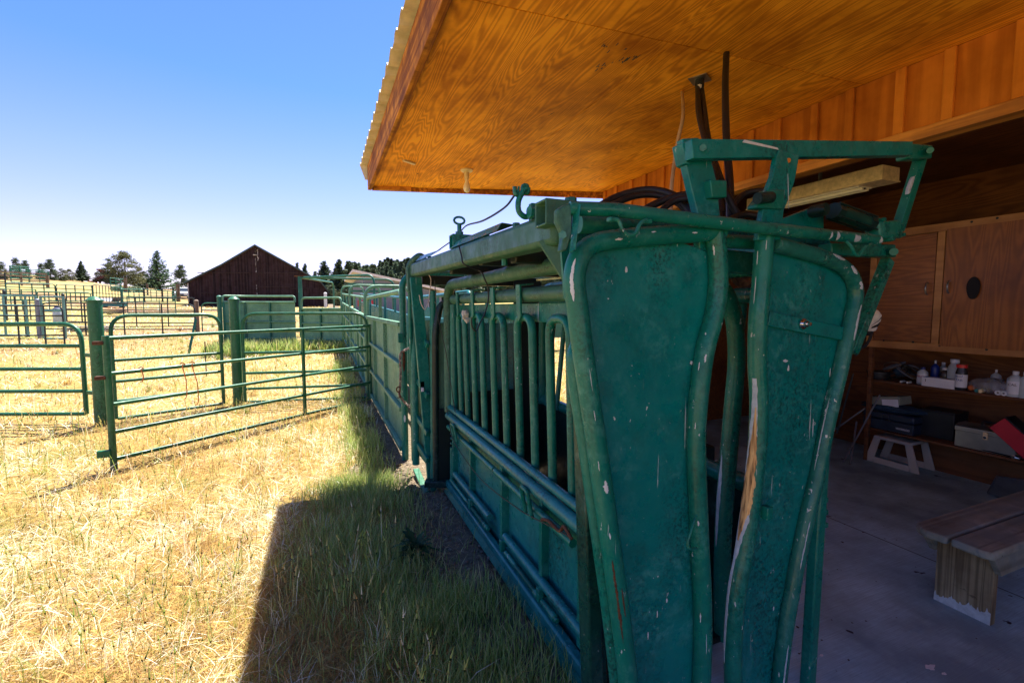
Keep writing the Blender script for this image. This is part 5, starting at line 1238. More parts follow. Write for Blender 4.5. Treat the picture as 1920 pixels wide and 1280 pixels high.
ey = V((XB + .015, 2.80, bt(2.8, .087))); MB().cyl(ey, ey + V((0, 0, .07)), .014, 8).cyl(ey, ey + V((0, 0, .02)), .024, 6).tube([ey + V((math.cos(a) * .034, .0, .088 + math.sin(a) * .022)) for a in [j * .524 for j in range(12)]], .0075, 8, closed=True).build('eye_bolt', 'green', sc_)
for y in (1.86, 2.25, 3.6): MB().cyl((XB, y, bt(y, -.003)), (XB, y, bt(y, .022)), .016, 6).build('bolt', gt, sc_)
MB().cyl((XB + .02, 2.05, 1.885), (XB + .02, 2.05, 1.85), .015, 8).build('bolt', gt, sc_)
MB().span((XB - .02, 1.66, 1.98), (XB + .01, 1.69, 2.06)).build('hook_lug', gt, sc_, bev=.003)
hy = 1.62
MB().tube(smooth_path([P(993, 405, Y=hy), P(983, 406, Y=hy), P(973, 396, Y=hy), P(972, 378, Y=hy), P(979, 362, Y=hy), P(988, 352, Y=hy), P(987, 348, Y=hy), P(981, 349, Y=hy), P(980, 358, Y=hy), P(989, 362, Y=hy), P(991, 352, Y=hy)], 6), [.006] * 2 + [.011] * 28 + [.008] * 31, 12).build('big_hook', gt, sc_)
MB().tube(smooth_path([P(977, 362, Y=hy), P(970, 366, Y=hy), P(966, 362, Y=hy), P(965, 350, Y=hy)], 5), .008, 10).tube([P(971, 361, Y=hy), P(973, 350, Y=hy)], .005, 8).build('shackle', gt, sc_)
MB().cyl(P(990, 397, Y=1.6), P(1010, 397, Y=1.6), .017, 12).lathe(P(992, 397, Y=1.58), [(.026, 0), (.026, .012)], 6, (1, 0, 0)).build('hook_bolt', gt, sc_)
# pull rope and tangled twine
pc = [P(965, 366, Y=hy), P(945, 390, Y=1.75), P(905, 414, Y=2.1), P(873, 424, Y=2.8), P(855, 446, Y=3.1), P(838, 458, Y=3.3), P(818, 472, Y=3.55)]
solo(MB().tube(smooth_path(pc, 6), .0045, 6), 'pull_rope', 'wire', 'thin dark rope strung from the big hook down to the eye bolt', 'rope')
bt = [P(872, 462, Y=2.55), P(874, 480, Y=2.5), P(884, 496, Y=2.45), P(900, 508, Y=2.45), P(908, 522, Y=2.4), P(915, 540, Y=2.4), P(915, 565, Y=2.4), P(908, 590, Y=2.4), P(900, 605, Y=2.4), P(893, 620, Y=2.4), P(885, 612, Y=2.4), P(884, 595, Y=2.4)]
solo(MB().tube(smooth_path([V((min(p.x, XB - .06) if i < 3 else p.x, p.y, p.z)) for i, p in enumerate(bt)], 5), .0045, 6), 'green_twine', 'wire', 'dark twine looped round the top beam and hanging by the bars', 'twine')
st = [P(801, 490, Y=3.9), P(803, 512, Y=3.85), P(808, 524, Y=3.8), P(806, 545, Y=3.8), P(803, 565, Y=3.8), P(797, 580, Y=3.8), P(790, 570, Y=3.8), P(786, 553, Y=3.8)]
solo(MB().tube(smooth_path(st, 5), .004, 6), 'pale_twine', 'string', 'pale frayed twine hanging from the far end of the top beam', 'twine')
solo(MB().tube([P(815, 525, Y=3.8), P(818, 580, Y=3.8), P(836, 660, Y=3.7), P(853, 770, Y=3.6), P(856, 782, Y=3.6)], .003, 6), 'trip_cord', 'wire', 'thin straight cord from the top beam to the side latch', 'cord')
solo(MB().ball(P(872, 590, Y=3.3), .03, (1, .8, 1.2), 8, .5).ball(P(875, 600, Y=3.3), .022, (1, 1, 1), 8, .5), 'snagged_feather_tuft', 'cloth_white', 'pale tuft snagged on the side bars', 'tuft')

# black hydraulic hoses arching behind the lever
def hose(pts, r, lab): solo(MB().tube(smooth_path(pts, 8), r, 12), 'hydraulic_hose', 'rubber', lab, 'hose', 'hydraulic hoses behind the lever')
hose([h(1110, 395, 1.75), h(1160, 368, 1.75), h(1215, 356, 1.7), h(1265, 368, 1.6), h(1300, 402, 1.5), h(1315, 440, 1.45)], .017, 'highest arching black hose, leftmost behind the lever')
hose([h(1130, 392, 1.7), h(1190, 368, 1.7), h(1240, 368, 1.65), h(1285, 392, 1.55), h(1300, 430, 1.5)], .014, 'thin black hose just under the highest one')
hose([h(1190, 405, 1.6), h(1230, 382, 1.6), h(1280, 366, 1.55), h(1330, 364, 1.5), h(1350, 380, 1.45), h(1352, 430, 1.4)], .016, 'black hose arching into the tall left plate')
hose([h(1230, 405, 1.55), h(1262, 378, 1.55), h(1300, 372, 1.5), h(1340, 378, 1.45), h(1350, 420, 1.4)], .014, 'inner short black hose beside the tall left plate')
hose([h(1366, 420, 1.5), h(1375, 385, 1.5), h(1400, 362, 1.5), h(1440, 358, 1.45), h(1462, 370, 1.4)], .013, 'black hose curving behind the right pivot plate')
hose([h(1366, 412, 1.42), h(1395, 402, 1.42), h(1425, 406, 1.4)], .013, 'short dusty hose low between the two plates')
# a bag and dark gear glimpsed between the leaves
# ------------------------------------------------------------------ open fronted shed
XW, XE, YF, YN = 3.37, .56, 5.15, -4.0                            # front wall, eave, far gable, near end
def zs(x): return 3.0 + (x - XE) * .046                            # soffit rises slightly towards the wall
sh = thing('shed', 'open fronted wooden shed with a wide plywood overhang and corrugated metal roof', 'shed', (4.9, .6, 0))
def quad_slab(name, x0, x1, y0, y1, mt, t=.012, zf=zs, yskew=0):
    return MB().prism([(x0, y0, zf(x0)), (x1, y0, zf(x1)), (x1, y1, zf(x1)), (x0, y1 + yskew, zf(x0))], (0, 0, t)).build(name, mt, sh, smooth=False)
# plywood sheets, 8 x 4 ft with open joints
ye = 5.44; ysplit = [(-4.0, -.42), (-.41, 2.0), (2.007, 4.45 - .0)]
xs_ = [XE, 1.77, XW - .0]
k = 0
for (x0, x1) in ((XE, 1.772), (1.777, XW)):
    for (y0, y1) in ((-4.0, -.40), (-.395, 2.03), (2.036, 5.44)):
        xa, xb = x0, x1
        if y0 > 2:
            MB().prism([(x0, y0, zs(x0)), (x1, y0, zs(x1)), (x1, 5.44 - (x1 - XE) * .12, zs(x1)), (x0, 5.44 - (x0 - XE) * .12, zs(x0))], (0, 0, .012)).build('soffit_sheet', 'soffit', sh, smooth=False)
        else: MB().prism([(x0, y0, zs(x0)), (x1, y0, zs(x1)), (x1, y1, zs(x1)), (x0, y1, zs(x0))], (0, 0, .012)).build('soffit_sheet', 'soffit', sh, smooth=False)
MB().prism([(XE, -4, zs(XE) + .014), (XW, -4, zs(XW) + .014), (XW, 5.1, zs(XW) + .014), (XE, 5.42, zs(XE) + .014)], (0, 0, .03)).build('roof_deck', 'batten', sh)
rr = random.Random(11)
for i in range(26):
    mb = MB(); t = rr.random() ** .45; px, py = (1092 + 106 * t + rr.gauss(0, 3), 130 - 20 * t + rr.gauss(0, 3)) if i % 4 else (1105 + 75 * t, 84 + 12 * t + rr.gauss(0, 4))
    q = P(px, py, Z=3.04); q.z = zs(q.x) - .0012; L_ = rr.uniform(.006, .026); w_ = rr.uniform(.002, .006)
    mb.prism([q + V((-w_, -L_, 0)), q + V((w_ * .5, -L_ * .6, 0)), q + V((w_, L_ * .7, 0)), q + V((-w_ * .4, L_, 0))], (0, 0, .001))
    mb.build('tar_smear', 'near_black', sh, smooth=False)
# fascia along the eave and the gable edge
MB().span((XE - .045, -4, 2.965), (XE - .003, 5.47, 3.23)).build('fascia', 'fascia', sh, bev=.004)
MB().bar((XE - .0, 5.465, 3.03), (XW + .3, 5.10, 3.13), .035, .13).build('gable_board', 'fascia', sh, bev=.003)
MB().bar((XE + .02, 5.43, 2.99), (XE + .42, 5.37, 3.0), .05, .05).build('corner_block', 'trim', sh, bev=.003)
# corrugated roofing
n = 300; ys = [-4.0 + (5.58 + 4.0) * i / n for i in range(n + 1)]
def cor(y): 
    t = (y / .205) % 1; return .034 * max(0, min(1, (abs(t - .5) - .22) * 9)) 
vs = []; fs = []
for j, (x, z) in enumerate(((XE - .115, 3.235), (3.2, 3.55), (7.2, 4.0))):
    for y in ys: vs.append((x, y, z + cor(y))); 
for j in range(2):
    for i in range(n): a = j * (n + 1) + i; fs.append((a, a + 1, a + n + 2, a + n + 1))
nv = len(vs); vs += [(x, y, z + .004) for x, y, z in vs]; fs += [tuple(i + nv for i in f[::-1]) for f in fs]
fs += [(i, i + 1, nv + i + 1, nv + i) for i in range(n)]
MB().add(vs, fs).build('corrugated_roof', 'roof_metal', sh, smooth=False)
MB().prism([(XE - .117, 5.58, 3.26), (XE + .6, 5.58, 3.32), (XE + .6, 5.58, 3.2), (XE - .06, 5.58, 3.10)], (0, -.006, 0)).build('rake_flashing', 'roof_metal', sh)
MB().prism([(XE, 5.1, 3.2), (XE, -4, 3.2), (6.8, -4, 3.2), (6.8, 5.1, 3.2)], (0, 0, .02)).build('roof_deck', 'batten', sh)
# front wall above the opening: siding, battens, trim
ztop = zs(XW); YW = 5.08
MB().span((XW, -4, 2.70), (XW + .02, YW, ztop - .002)).build('header_siding', 'siding', sh)
y = YW - .04; i = 0
while y > -3.9:
    MB().bar((XW - .012, y, 2.73), (XW - .012, y, ztop - .004), .02, .055, (0, 1, 0)).build('batten', 'batten', sh, bev=.003); y -= .262 + (.035 if i % 2 else -.02); i += 1
MB().span((XW - .022, -4, 2.66), (XW + .10, YW, 2.73)).build('header_trim', 'trim', sh, bev=.004)
MB().span((XW + .02, -4, 2.66), (XW + .12, YW, 2.95)).build('header_beam', 'ceiling', sh)
# far jamb wall and side wall
MB().span((XW, 3.95, -.15), (XW + .02, YW, 2.66)).build('jamb_wall', 'siding', sh)
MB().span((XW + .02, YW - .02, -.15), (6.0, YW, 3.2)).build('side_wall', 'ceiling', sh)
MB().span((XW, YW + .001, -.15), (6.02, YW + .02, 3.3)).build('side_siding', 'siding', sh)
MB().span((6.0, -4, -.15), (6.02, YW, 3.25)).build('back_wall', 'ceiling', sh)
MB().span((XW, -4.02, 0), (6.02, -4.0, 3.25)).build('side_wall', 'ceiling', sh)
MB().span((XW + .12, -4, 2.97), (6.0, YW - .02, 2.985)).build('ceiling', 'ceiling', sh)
sl_ = solo(MB().prism([(1.0, -5, -.12), (6.05, -5, -.12), (6.05, 5.05, -.12), (3.35, 5.05, -.12), (3.35, 3.99, -.12), (1.0, 3.99, -.12)], (0, 0, .12)), 'shed_floor', 'slab', None, None, kind='structure', bev=.008)
# spill and chip marks on the slab are real splashes of paint
for (px, py, w) in ((1745, 1250, 20), (1770, 1262, 9), (1540, 1228, 8)):
    q = P(px, py, Z=.0015); mb = MB(); mb.prism([q + V((math.cos(a) * w * .0016 * random.uniform(.5, 1.2), math.sin(a) * w * .0009 * random.uniform(.5, 1.2), 0)) for a in [6.283 * k / 11 for k in range(11)]], (0, 0, .001))
    solo(mb, 'paint_splash', 'white_chip', 'white paint splash on the concrete floor, ' + {20: 'largest, bottom right', 9: 'small, beside the largest', 8: 'by the chute foot'}[w], 'paint splash', 'white paint splashes on the concrete', smooth=False)

# ------------------------------------------------------------------ things fixed under the overhang
q = P(875, 318, Z=zs(1.4)); lb = thing('bulb_lamp', 'bare frosted bulb in a round porcelain holder under the overhang', 'lamp', q + V((0, 0, -.25)))
MB().lathe(q, [(.062, 0), (.062, -.012), (.05, -.022), (.028, -.026), (.026, -.05), (.024, -.085), (.020, -.10)], 20).build('holder', 'ceramic', lb)
MB().lathe(q + V((0, 0, -.10)), [(.017, 0), (.018, -.02), (.028, -.05), (.034, -.075), (.033, -.095), (.024, -.118), (.01, -.127)], 20).build('bulb', 'bulb', lb)
q = P(768, 302, Z=zs(.8)); solo(MB().bar(q + V((-.06, -.03, -.008)), q + V((.055, .045, -.008)), .03, .016), 'wood_cleat', 'ceramic', 'small pale wooden cleat on the soffit near the eave', 'cleat')
zz = zs(2.2)
q = P(1312, 148, Z=zz); cf = thing('outlet_drop', 'square metal plate on the soffit with two black hoses hanging from it', 'hose drop', q)
Rm = Matrix.Rotation(.5, 3, 'Z'); MB().box(q + V((0, 0, -.004)), (.11, .11, .006), Rm).build('plate', 'zinc', cf)
MB().cyl(q + V((0, 0, -.006)), q + V((0, 0, -.05)), .028, 14).build('collar', 'rubber', cf); MB().box(q + V((-.03, -.03, -.07)), (.018, .02, .03)).build('tag', 'paper', cf)
MB().tube(smooth_path([q + V((-.015, 0, -.05)), h(1310, 210, 2.0), h(1322, 262, 1.75), h(1340, 330, 1.5), h(1352, 400, 1.42)], 6), .015, 10).build('hose', 'rubber', cf)
MB().tube(smooth_path([q + V((.015, 0, -.05)), h(1321, 210, 2.0), h(1328, 262, 1.75), h(1352, 340, 1.5), h(1392, 420, 1.42)], 6), .015, 10).build('hose', 'rubber', cf)
solo(MB().tube(smooth_path([P(1362, 100, Z=zs(2.1)), h(1360, 160, 1.85), h(1362, 260, 1.65), h(1368, 340, 1.5), h(1370, 440, 1.45)], 6), .0165, 12), 'rigid_hose', 'rubber', 'single thick black hose dropping from the soffit behind the linkage beam', 'hose')
solo(MB().tube(smooth_path([P(1279, 172, Z=zs(2.3)), h(1281, 215, 2.1), h(1272, 260, 2.05), h(1264, 310, 2.0), h(1259, 355, 1.95), h(1258, 420, 1.9)], 6), .010, 10), 'tan_cable', 'cable', 'tan cable hanging from the soffit left of the tall plate', 'cable')

# fluorescent fitting
fx = thing('strip_light', 'yellowed two tube strip light hanging in the shed, unlit', 'strip light', (4.1, 2.6, 2.6))
def fq(x, y, z): return V((x, y, z))
MB().span((4.0, 2.24, 2.64), (4.22, 3.46, 2.745)).build('housing', 'lamp_paint', fx, bev=.004)
MB().span((3.995, 2.235, 2.632), (4.225, 3.465, 2.642)).build('rim', 'lamp_paint', fx)
MB().span((4.03, 2.42, 2.622), (4.19, 3.30, 2.631)).build('reflector', 'lamp_inner', fx)
for x in (4.075, 4.145): MB().cyl((x, 2.42, 2.612), (x, 3.30, 2.612), .013, 10).build('tube', 'bulb', fx)
MB().bar((4.11, 2.42, 2.618), (4.11, 3.30, 2.618), .012, .012).build('divider', 'rubber', fx)
MB().span((4.09, 2.78, 2.74), (4.115, 2.8, 2.98)).build('hanger', 'zinc', fx)

# wall cupboard
XC = 5.42
cb_ = thing('wall_cupboard', 'stained plywood wall cupboard with two doors along the back wall', 'cupboard', (XC + .25, 1.4, 1.24))
yl = 3.09
MB().span((XC + .02, -2.2, 1.26), (5.99, yl, 2.42)).build('carcass', 'cabinet', cb_)
MB().span((XC - .022, -2.2, 2.365), (XC + .02, yl, 2.44)).build('top_rail', 'frame_wood', cb_, bev=.003)
MB().span((XC - .022, -2.2, 1.235), (XC + .02, yl, 1.31)).build('bottom_rail', 'frame_wood', cb_, bev=.003)
MB().span((XC - .02, yl - .06, 1.31), (XC + .02, yl, 2.365)).build('stile', 'frame_wood', cb_, bev=.003)
yd = P(1760, 540, X=XC).y
MB().span((XC - .02, yd - .035, 1.31), (XC + .02, yd + .025, 2.365)).build('stile', 'frame_wood', cb_, bev=.003)
MB().span((XC - .008, yd + .035, 1.315), (XC + .012, yl - .065, 2.36)).build('door', 'cabinet_h', cb_)
MB().span((XC - .026, yd - 1.3, 1.29), (XC - .0225, yd - .045, 2.38)).build('door', 'cabinet', cb_)
def pull(px, py): 
    q = P(px, py, X=XC - .03); MB().tube(smooth_path([q + V((.01, 0, .055)), q + V((-.012, 0, .045)), q + V((-.026, 0, 0)), q + V((-.012, 0, -.045)), q + V((.01, 0, -.055))], 4), .0075, 8).build('handle', 'zinc', cb_)
    for z in (.055, -.055): MB().ball(q + V((.006, 0, z)), .010, n=8).build('handle_foot', 'chrome', cb_)
pull(1738, 541); pull(1779, 538)
q = P(1826, 540, X=XC - .03); mb = MB().prism([q + V((0, math.cos(a) * .047 * (1 + .05 * math.sin(3 * a)), math.sin(a) * .10)) for a in [6.283 * k / 20 for k in range(20)]], (-.018, 0, 0)); mb.build('grease_pad', 'cloth_black', cb_, bev=.006)
for (px, py) in ((1822, 416), (1870, 409), (1762, 648), (1850, 655), (1712, 641), (1657, 638)):
    qq = P(px, py, X=XC - .0225); MB().lathe(qq, [(.010, 0), (.010, .002)], 10, (-1, 0, 0)).build('screw_hole', 'near_black', cb_)

# open shelves under the cupboard
XSf = 5.44
shv = thing('shelf_unit', 'open wooden shelves crowded with bottles and toolboxes', 'shelves', (XSf + .28, 1.4, 0))
for z, nm in ((.885, 0), (.36, 1)):
    MB().span((XSf, -2.2, z - .022), (5.99, 3.06, z)).build('shelf_board', 'shelf_wood', shv, bev=.003)
MB().span((XSf - .02, 3.03, 0), (XSf + .02, 3.065, 1.235)).build('upright', 'shelf_wood', shv, bev=.002)
MB().span((XSf + .3, -2.2, 0), (XSf + .32, 3.03, .33)).build('back_board', 'shelf_wood', shv)
Z1, Z2 = .886, .361
def at_shelf(px, py, x, z): q = P(px, py, X=x); return V((x, q.y, z))
def bottle(px, w, hh, lab, body='plastic_white', cap='paper', x=5.52, labelm=None, shape='round', nm='bottle', neck=.35, text=None, tcol='ink_blue'):
    y = P(px, 700, X=x).y; c = V((x, y, Z1)); t = thing(nm, lab, 'bottle', c, 'bottles on the upper shelf'); r = w / 2
    MB().lathe(c, [(r * .9, 0), (r, .006), (r, hh * .68), (r * .92, hh * .74), (r * neck, hh * .86), (r * neck, hh * .9)], 18).build('body', body, t)
    MB().lathe(c + V((0, 0, hh * .88)), [(r * neck * 1.25, 0), (r * neck * 1.25, hh * .12)], 14).build('cap', cap, t)
    if labelm:
        MB().tube([c + V((0, 0, hh * .12)), c + V((0, 0, hh * .62))], r * 1.012, 24, cap=False).build('label', labelm, t)
    if text:
        for (s, size, zc) in text: lettering(s, c + V((-r * 1.03, 0, hh * zc)), size, tcol, t, bend=r)
    return t
def lettering(s, p, size, mt, parent, bend=0, facing=(-1, 0, 0), sx=1.):
    cu = bpy.data.curves.new('tmp', 'FONT'); cu.body = s; cu.size = size; cu.extrude = .0006; cu.align_x = 'CENTER'; cu.align_y = 'CENTER'
    ob = bpy.data.objects.new('tmp', cu); COL.objects.link(ob); dg = bpy.context.evaluated_depsgraph_get(); me = bpy.data.meshes.new_from_object(ob.evaluated_get(dg)); bpy.data.objects.remove(ob)
    n_ = V(facing).normalized(); ri_ = V((0, 0, 1)).cross(n_).normalized(); mb = MB(); vs = []
    for v in me.vertices:
        x, y_, z = v.co.x * sx, v.co.y, v.co.z
        off = (bend - math.sqrt(max(0, bend * bend - x * x))) if bend else 0
        vs.append(V(p) + ri_ * x + V((0, 0, y_)) + n_ * (z + .0005 - off))
    mb.add(vs, [tuple(f.vertices) for f in me.polygons]); return mb.build('lettering', mt, parent, smooth=False)
bottle(1730, .085, .17, 'small white bottle with blue cap and red lettered label, leftmost on the upper shelf', cap='plastic_blue', labelm='paper', text=[('PRO', .03, .46)], tcol='ink_red', x=5.56)
bottle(1753, .07, .24, 'deep blue bottle with white spout behind the white box', 'plastic_blue', 'paper', 5.66, neck=.2)
bottle(1768, .07, .22, 'pale bottle half hidden beside the blue bottle', x=5.74)
bottle(1772, .07, .18, 'dark bottle with white cap behind the white box', 'amber', 'paper', 5.62, neck=.5)
bottle(1789, .10, .27, 'tall translucent white jug with wide cap', 'plastic_white', 'paper', 5.62, neck=.55)
bottle(1803, .085, .24, 'dark bottle with red cap and white label lettered in blue', 'amber', 'plastic_red', 5.48, labelm='paper', neck=.75, text=[('BLU', .028, .55), ('TAB', .028, .40)])
bottle(1868, .07, .2, 'small white bottle with thin spout behind the plastic bag', 'plastic_white', 'paper', 5.70, neck=.2)
bottle(1905, .10, .22, 'white bottle with green lettered label near the right edge', 'plastic_white', 'paper', 5.50, labelm='paper', text=[('CAL', .03, .48)], tcol='ink_dark', neck=.32)
bottle(1926, .09, .22, 'white bottle cut by the right edge of the photo', 'plastic_white', 'paper', 5.50, neck=.4)
q1 = P(1729, 720, X=5.47); q2 = P(1793, 728, X=5.47)
wb = thing('white_carton', 'long plain white carton at the front of the upper shelf', 'box', (5.5, (q1.y + q2.y) / 2, Z1))
MB().span((5.455, q2.y, Z1), (5.54, q1.y, Z1 + .088)).build('body', 'paper', wb, bev=.002); MB().span((5.4535, q1.y - .035, Z1 + .045), (5.455, q1.y - .03, Z1 + .07)).build('mark', 'ink_dark', wb)
q = at_shelf(1632, 700, 5.56, Z1); can = thing('round_tin', 'low black round tin at the left end of the upper shelf', 'tin', q + V((0, -.08, 0)))
MB().lathe(q + V((0, -.08, 0)), [(.095, 0), (.10, .01), (.10, .055), (.095, .06)], 24).build('body', 'black_box', can); MB().lathe(q + V((0, -.08, .06)), [(.102, 0), (.102, .018), (.095, .022)], 24).build('lid', 'black_box', can)
# tangle of cords
q = at_shelf(1690, 690, 5.62, Z1); cols = ['rubber', 'glove', 'grey_mat']; mb = [MB(), MB(), MB()]; rr = random.Random(3)
for k in range(9):
    c = q + V((rr.uniform(-.06, .06), rr.uniform(-.1, .1), .02)); ph = rr.uniform(0, 6.28); rx = rr.uniform(.05, .1)
    mb[k % 3].tube([c + V((math.cos(a) * rx * .5, math.sin(a) * rx, .05 + .05 * math.sin(a + ph) + .01 * k)) for a in [j * .42 for j in range(15)]], .008, 8, closed=True)
tg = thing('cord_tangle', 'tangle of dark cords and rags on the upper shelf', 'cords', q)
for m_, c_ in zip(mb, cols): m_.build('coil', c_, tg)
MB().ball(q + V((.05, .02, .09)), .07, (.8, 1.1, .8), 12, .3).build('rag', 'denim', tg)
# clear bag, rolls and small spools
q = at_shelf(1862, 730, 5.54, Z1); bagm, nt_, b_ = mat('crumpled clear plastic bag'); b_.inputs['Base Color'].default_value = (.5, .47, .5, 1); b_.inputs['Roughness'].default_value = .18; b_.inputs['Transmission Weight'].default_value = .6; b_.inputs['Alpha'].default_value = .55
M['bag'] = bagm; bmp_ = MB(); rr = random.Random(5)
def lump(c, sx, sy, sz, seed, n=16):
    r2 = random.Random(seed); mb = MB(); mb.ball(c + V((0, 0, sz * .9)), 1, (sx, sy, sz), n, .22); return mb
solo(lump(q, .09, .17, .07, 4), 'plastic_bag', 'bag', 'crumpled clear plastic bag lying on the upper shelf', 'bag')
solo(MB().ball(at_shelf(1822, 725, 5.5, Z1 + .03), .028, n=10), 'orange_ball', 'twine', 'small orange ball beside the plastic bag', 'ball')
for i, (px, m_, lab) in enumerate(((1831, 'teal', 'turquoise spool at the shelf edge'), (1837, 'ceramic', 'pale pink spool at the shelf edge'), (1871, 'paper', 'white ended roll, left of two at the shelf edge'), (1882, 'paper', 'white ended roll, right of two at the shelf edge'), (1688, 'plastic_white', 'small clear vial, left of two'), (1700, 'plastic_white', 'small clear vial, right of two'))):
    r = (.016, .016, .022, .022, .011, .011)[i]; q = at_shelf(px, 735, 5.46, Z1 + r); o = thing('small_spool' if i < 4 else 'glass_vial', lab, 'spool' if i < 4 else 'vial', q - V((0, 0, r)), 'spools on the upper shelf' if i < 4 else 'vials on the upper shelf')
    MB().cyl(q, q + V((.06, 0, 0)), r, 14).build('body', m_, o)
    if i in (2, 3): MB().cyl(q - V((.001, 0, 0)), q, r * .35, 10).build('core', 'ink_dark', o)
# lower shelf
q1, q2 = P(1617, 800, X=5.46), P(1712, 815, X=5.46)
tb = thing('plastic_toolbox', 'navy blue toolbox with wire latch and small white badge on the lower shelf', 'toolbox', (5.6, (q1.y + q2.y) / 2, Z2))
MB().span((5.46, q2.y, Z2), (5.72, q1.y, Z2 + .11)).build('body', 'navy', tb, bev=.008); MB().span((5.455, q2.y - .004, Z2 + .112), (5.725, q1.y + .004, Z2 + .19)).build('lid', 'navy', tb, bev=.02)
ql = P(1660, 790, X=5.45); MB().tube(fillet([V((5.455, ql.y + .035, Z2 + .10)), V((5.445, ql.y + .028, Z2 + .165)), V((5.445, ql.y - .028, Z2 + .165)), V((5.455, ql.y - .035, Z2 + .10))], [0, .01, .01, 0], 4), .0035, 6).build('latch', 'chrome', tb)
MB().span((5.456, q2.y + .03, Z2 + .035), (5.4595, q2.y + .15, Z2 + .06)).build('badge', 'grey_mat', tb); lettering('WATERLOO', V((5.4555, q2.y + .09, Z2 + .048)), .022, 'paper', tb)
mb = lump(V((5.6, (q1.y + q2.y) / 2 + .02, Z2 + .185)), .15, .30, .045, 9, 22); solo(mb, 'folded_jacket', 'denim', 'navy blue jacket heaped on the plastic toolbox', 'jacket')
qb = P(1650, 740, X=5.52); bx = thing('parts_carton', 'grey green carton with a white sticker lying on the jacket', 'box', (5.58, qb.y, .64)); Rb = Matrix.Rotation(math.radians(-9), 3, 'X')
MB().box((5.6, qb.y - .05, .665), (.2, .30, .085), Rb).build('body', 'cardboard', bx, bev=.003); MB().box((5.499, qb.y - .11, .650), (.003, .15, .078), Rb).build('sticker', 'paper', bx)
q1, q2 = P(1722, 800, X=5.58), P(1786, 810, X=5.58)
bc = thing('dark_speaker_box', 'matt black boxy case between the two toolboxes', 'case', (5.7, (q1.y + q2.y) / 2, Z2)); MB().span((5.60, q2.y, Z2), (5.85, q1.y, Z2 + .26)).build('body', 'black_box', bc, bev=.006); MB().span((5.6, q2.y, Z2 + .262), (5.85, q1.y, Z2 + .275)).build('lid', 'black_box', bc, bev=.004)
q1, q2 = P(1790, 810, X=5.47), P(1905, 830, X=5.47)
mt_ = thing('metal_toolbox', 'bare aluminium toolbox with a centre hasp on the lower shelf', 'toolbox', (5.58, (q1.y + q2.y) / 2, Z2))
MB().span((5.475, q2.y, Z2), (5.70, q1.y, Z2 + .15)).build('body', 'tin', mt_, bev=.004)
MB().prism([(5.468, q1.y + .003, Z2 + .152), (5.468, q1.y + .003, Z2 + .19), (5.53, q1.y + .003, Z2 + .215), (5.64, q1.y + .003, Z2 + .215), (5.707, q1.y + .003, Z2 + .19), (5.707, q1.y + .003, Z2 + .152)], (0, q2.y - q1.y - .006, 0)).build('lid', 'tin', mt_, bev=.003)
ym = P(1849, 795, X=5.46).y; MB().box((5.462, ym, Z2 + .145), (.01, .035, .065)).build('hasp', 'lamp_paint', mt_, bev=.003); MB().cyl((5.452, ym, Z2 + .13), (5.46, ym, Z2 + .13), .011, 12).build('rivet', 'chrome', mt_)
MB().tube(fillet([(5.585, ym + .08, Z2 + .215), (5.585, ym + .07, Z2 + .25), (5.585, ym - .07, Z2 + .25), (5.585, ym - .08, Z2 + .215)], [0, .02, .02, 0], 4), .009, 8).build('handle', 'rubber', mt_)
# red cash box tipped on its corner
q = P(1895, 815, X=5.40); rb_ = thing('red_case', 'dark red metal case tipped on edge at the right of the lower shelf', 'case', (5.40, q.y, Z2)); Rr_ = Matrix.Rotation(math.radians(43), 3, 'X')
c = V((5.44, q.y - .06, Z2 + .17)); MB().box(c, (.16, .38, .14), Rr_).build('body', 'red', rb_, bev=.006); MB().box(c + Rr_ @ V((0, 0, .078)), (.166, .386, .012), Rr_).build('lid', 'black_box', rb_, bev=.003)
c = P(1905, 852, X=5.44); q = V((5.45, c.y, Z2)); solo(MB().ball(q + V((0, 0, .02)), .03, (1, 1.2, .7), 8, .5).ball(q + V((.03, -.05, .02)), .025, (1, 1.2, .7), 8, .5), 'candy_wrapper', 'tin', 'crumpled shiny wrapper below the red case', 'wrapper')
solo(MB().tube(smooth_path([V((5.5, q1.y + .02, Z2 + .01)), V((5.48, q1.y - .2, Z2 + .012)), V((5.46, q1.y - .5, Z2 + .01)), V((5.46, q2.y, Z2 + .03))], 5), .006, 6), 'loose_cord', 'rubber', 'thin black cord along the front of the lower shelf', 'cord')
# step stool below the shelf
q1, q2 = P(1632, 860, X=5.46), P(1717, 880, X=5.46); c = V((5.55, (q1.y + q2.y) / 2, 0)); stl = thing('step_stool', 'beige moulded step stool pushed under the lower shelf', 'stool', c)
yc = c.y; wb_, wt_ = .25, .17
def sy(s, z): return yc + s * (wb_ + (wt_ - wb_) * z / .28)
for x in (5.43, 5.70):
    mb = MB()
    for s in (-1, 1): mb.prism([(x, sy(s, 0), 0), (x, sy(s, .28), .28), (x, sy(s, .28) - s * .06, .28), (x, sy(s, 0) - s * .08, 0)], (.02, 0, 0))
    mb.prism([(x, sy(-1, .06) + .07, 0), (x, sy(-1, .06) + .07, .06), (x, sy(1, .06) - .07, .06), (x, sy(1, .06) - .07, 0)], (.0198, 0, 0)); mb.build('leg_frame', 'beige', stl, bev=.004)
MB().span((5.42, sy(-1, .28), .262), (5.725, sy(1, .28), .295)).build('step', 'beige', stl, bev=.012)
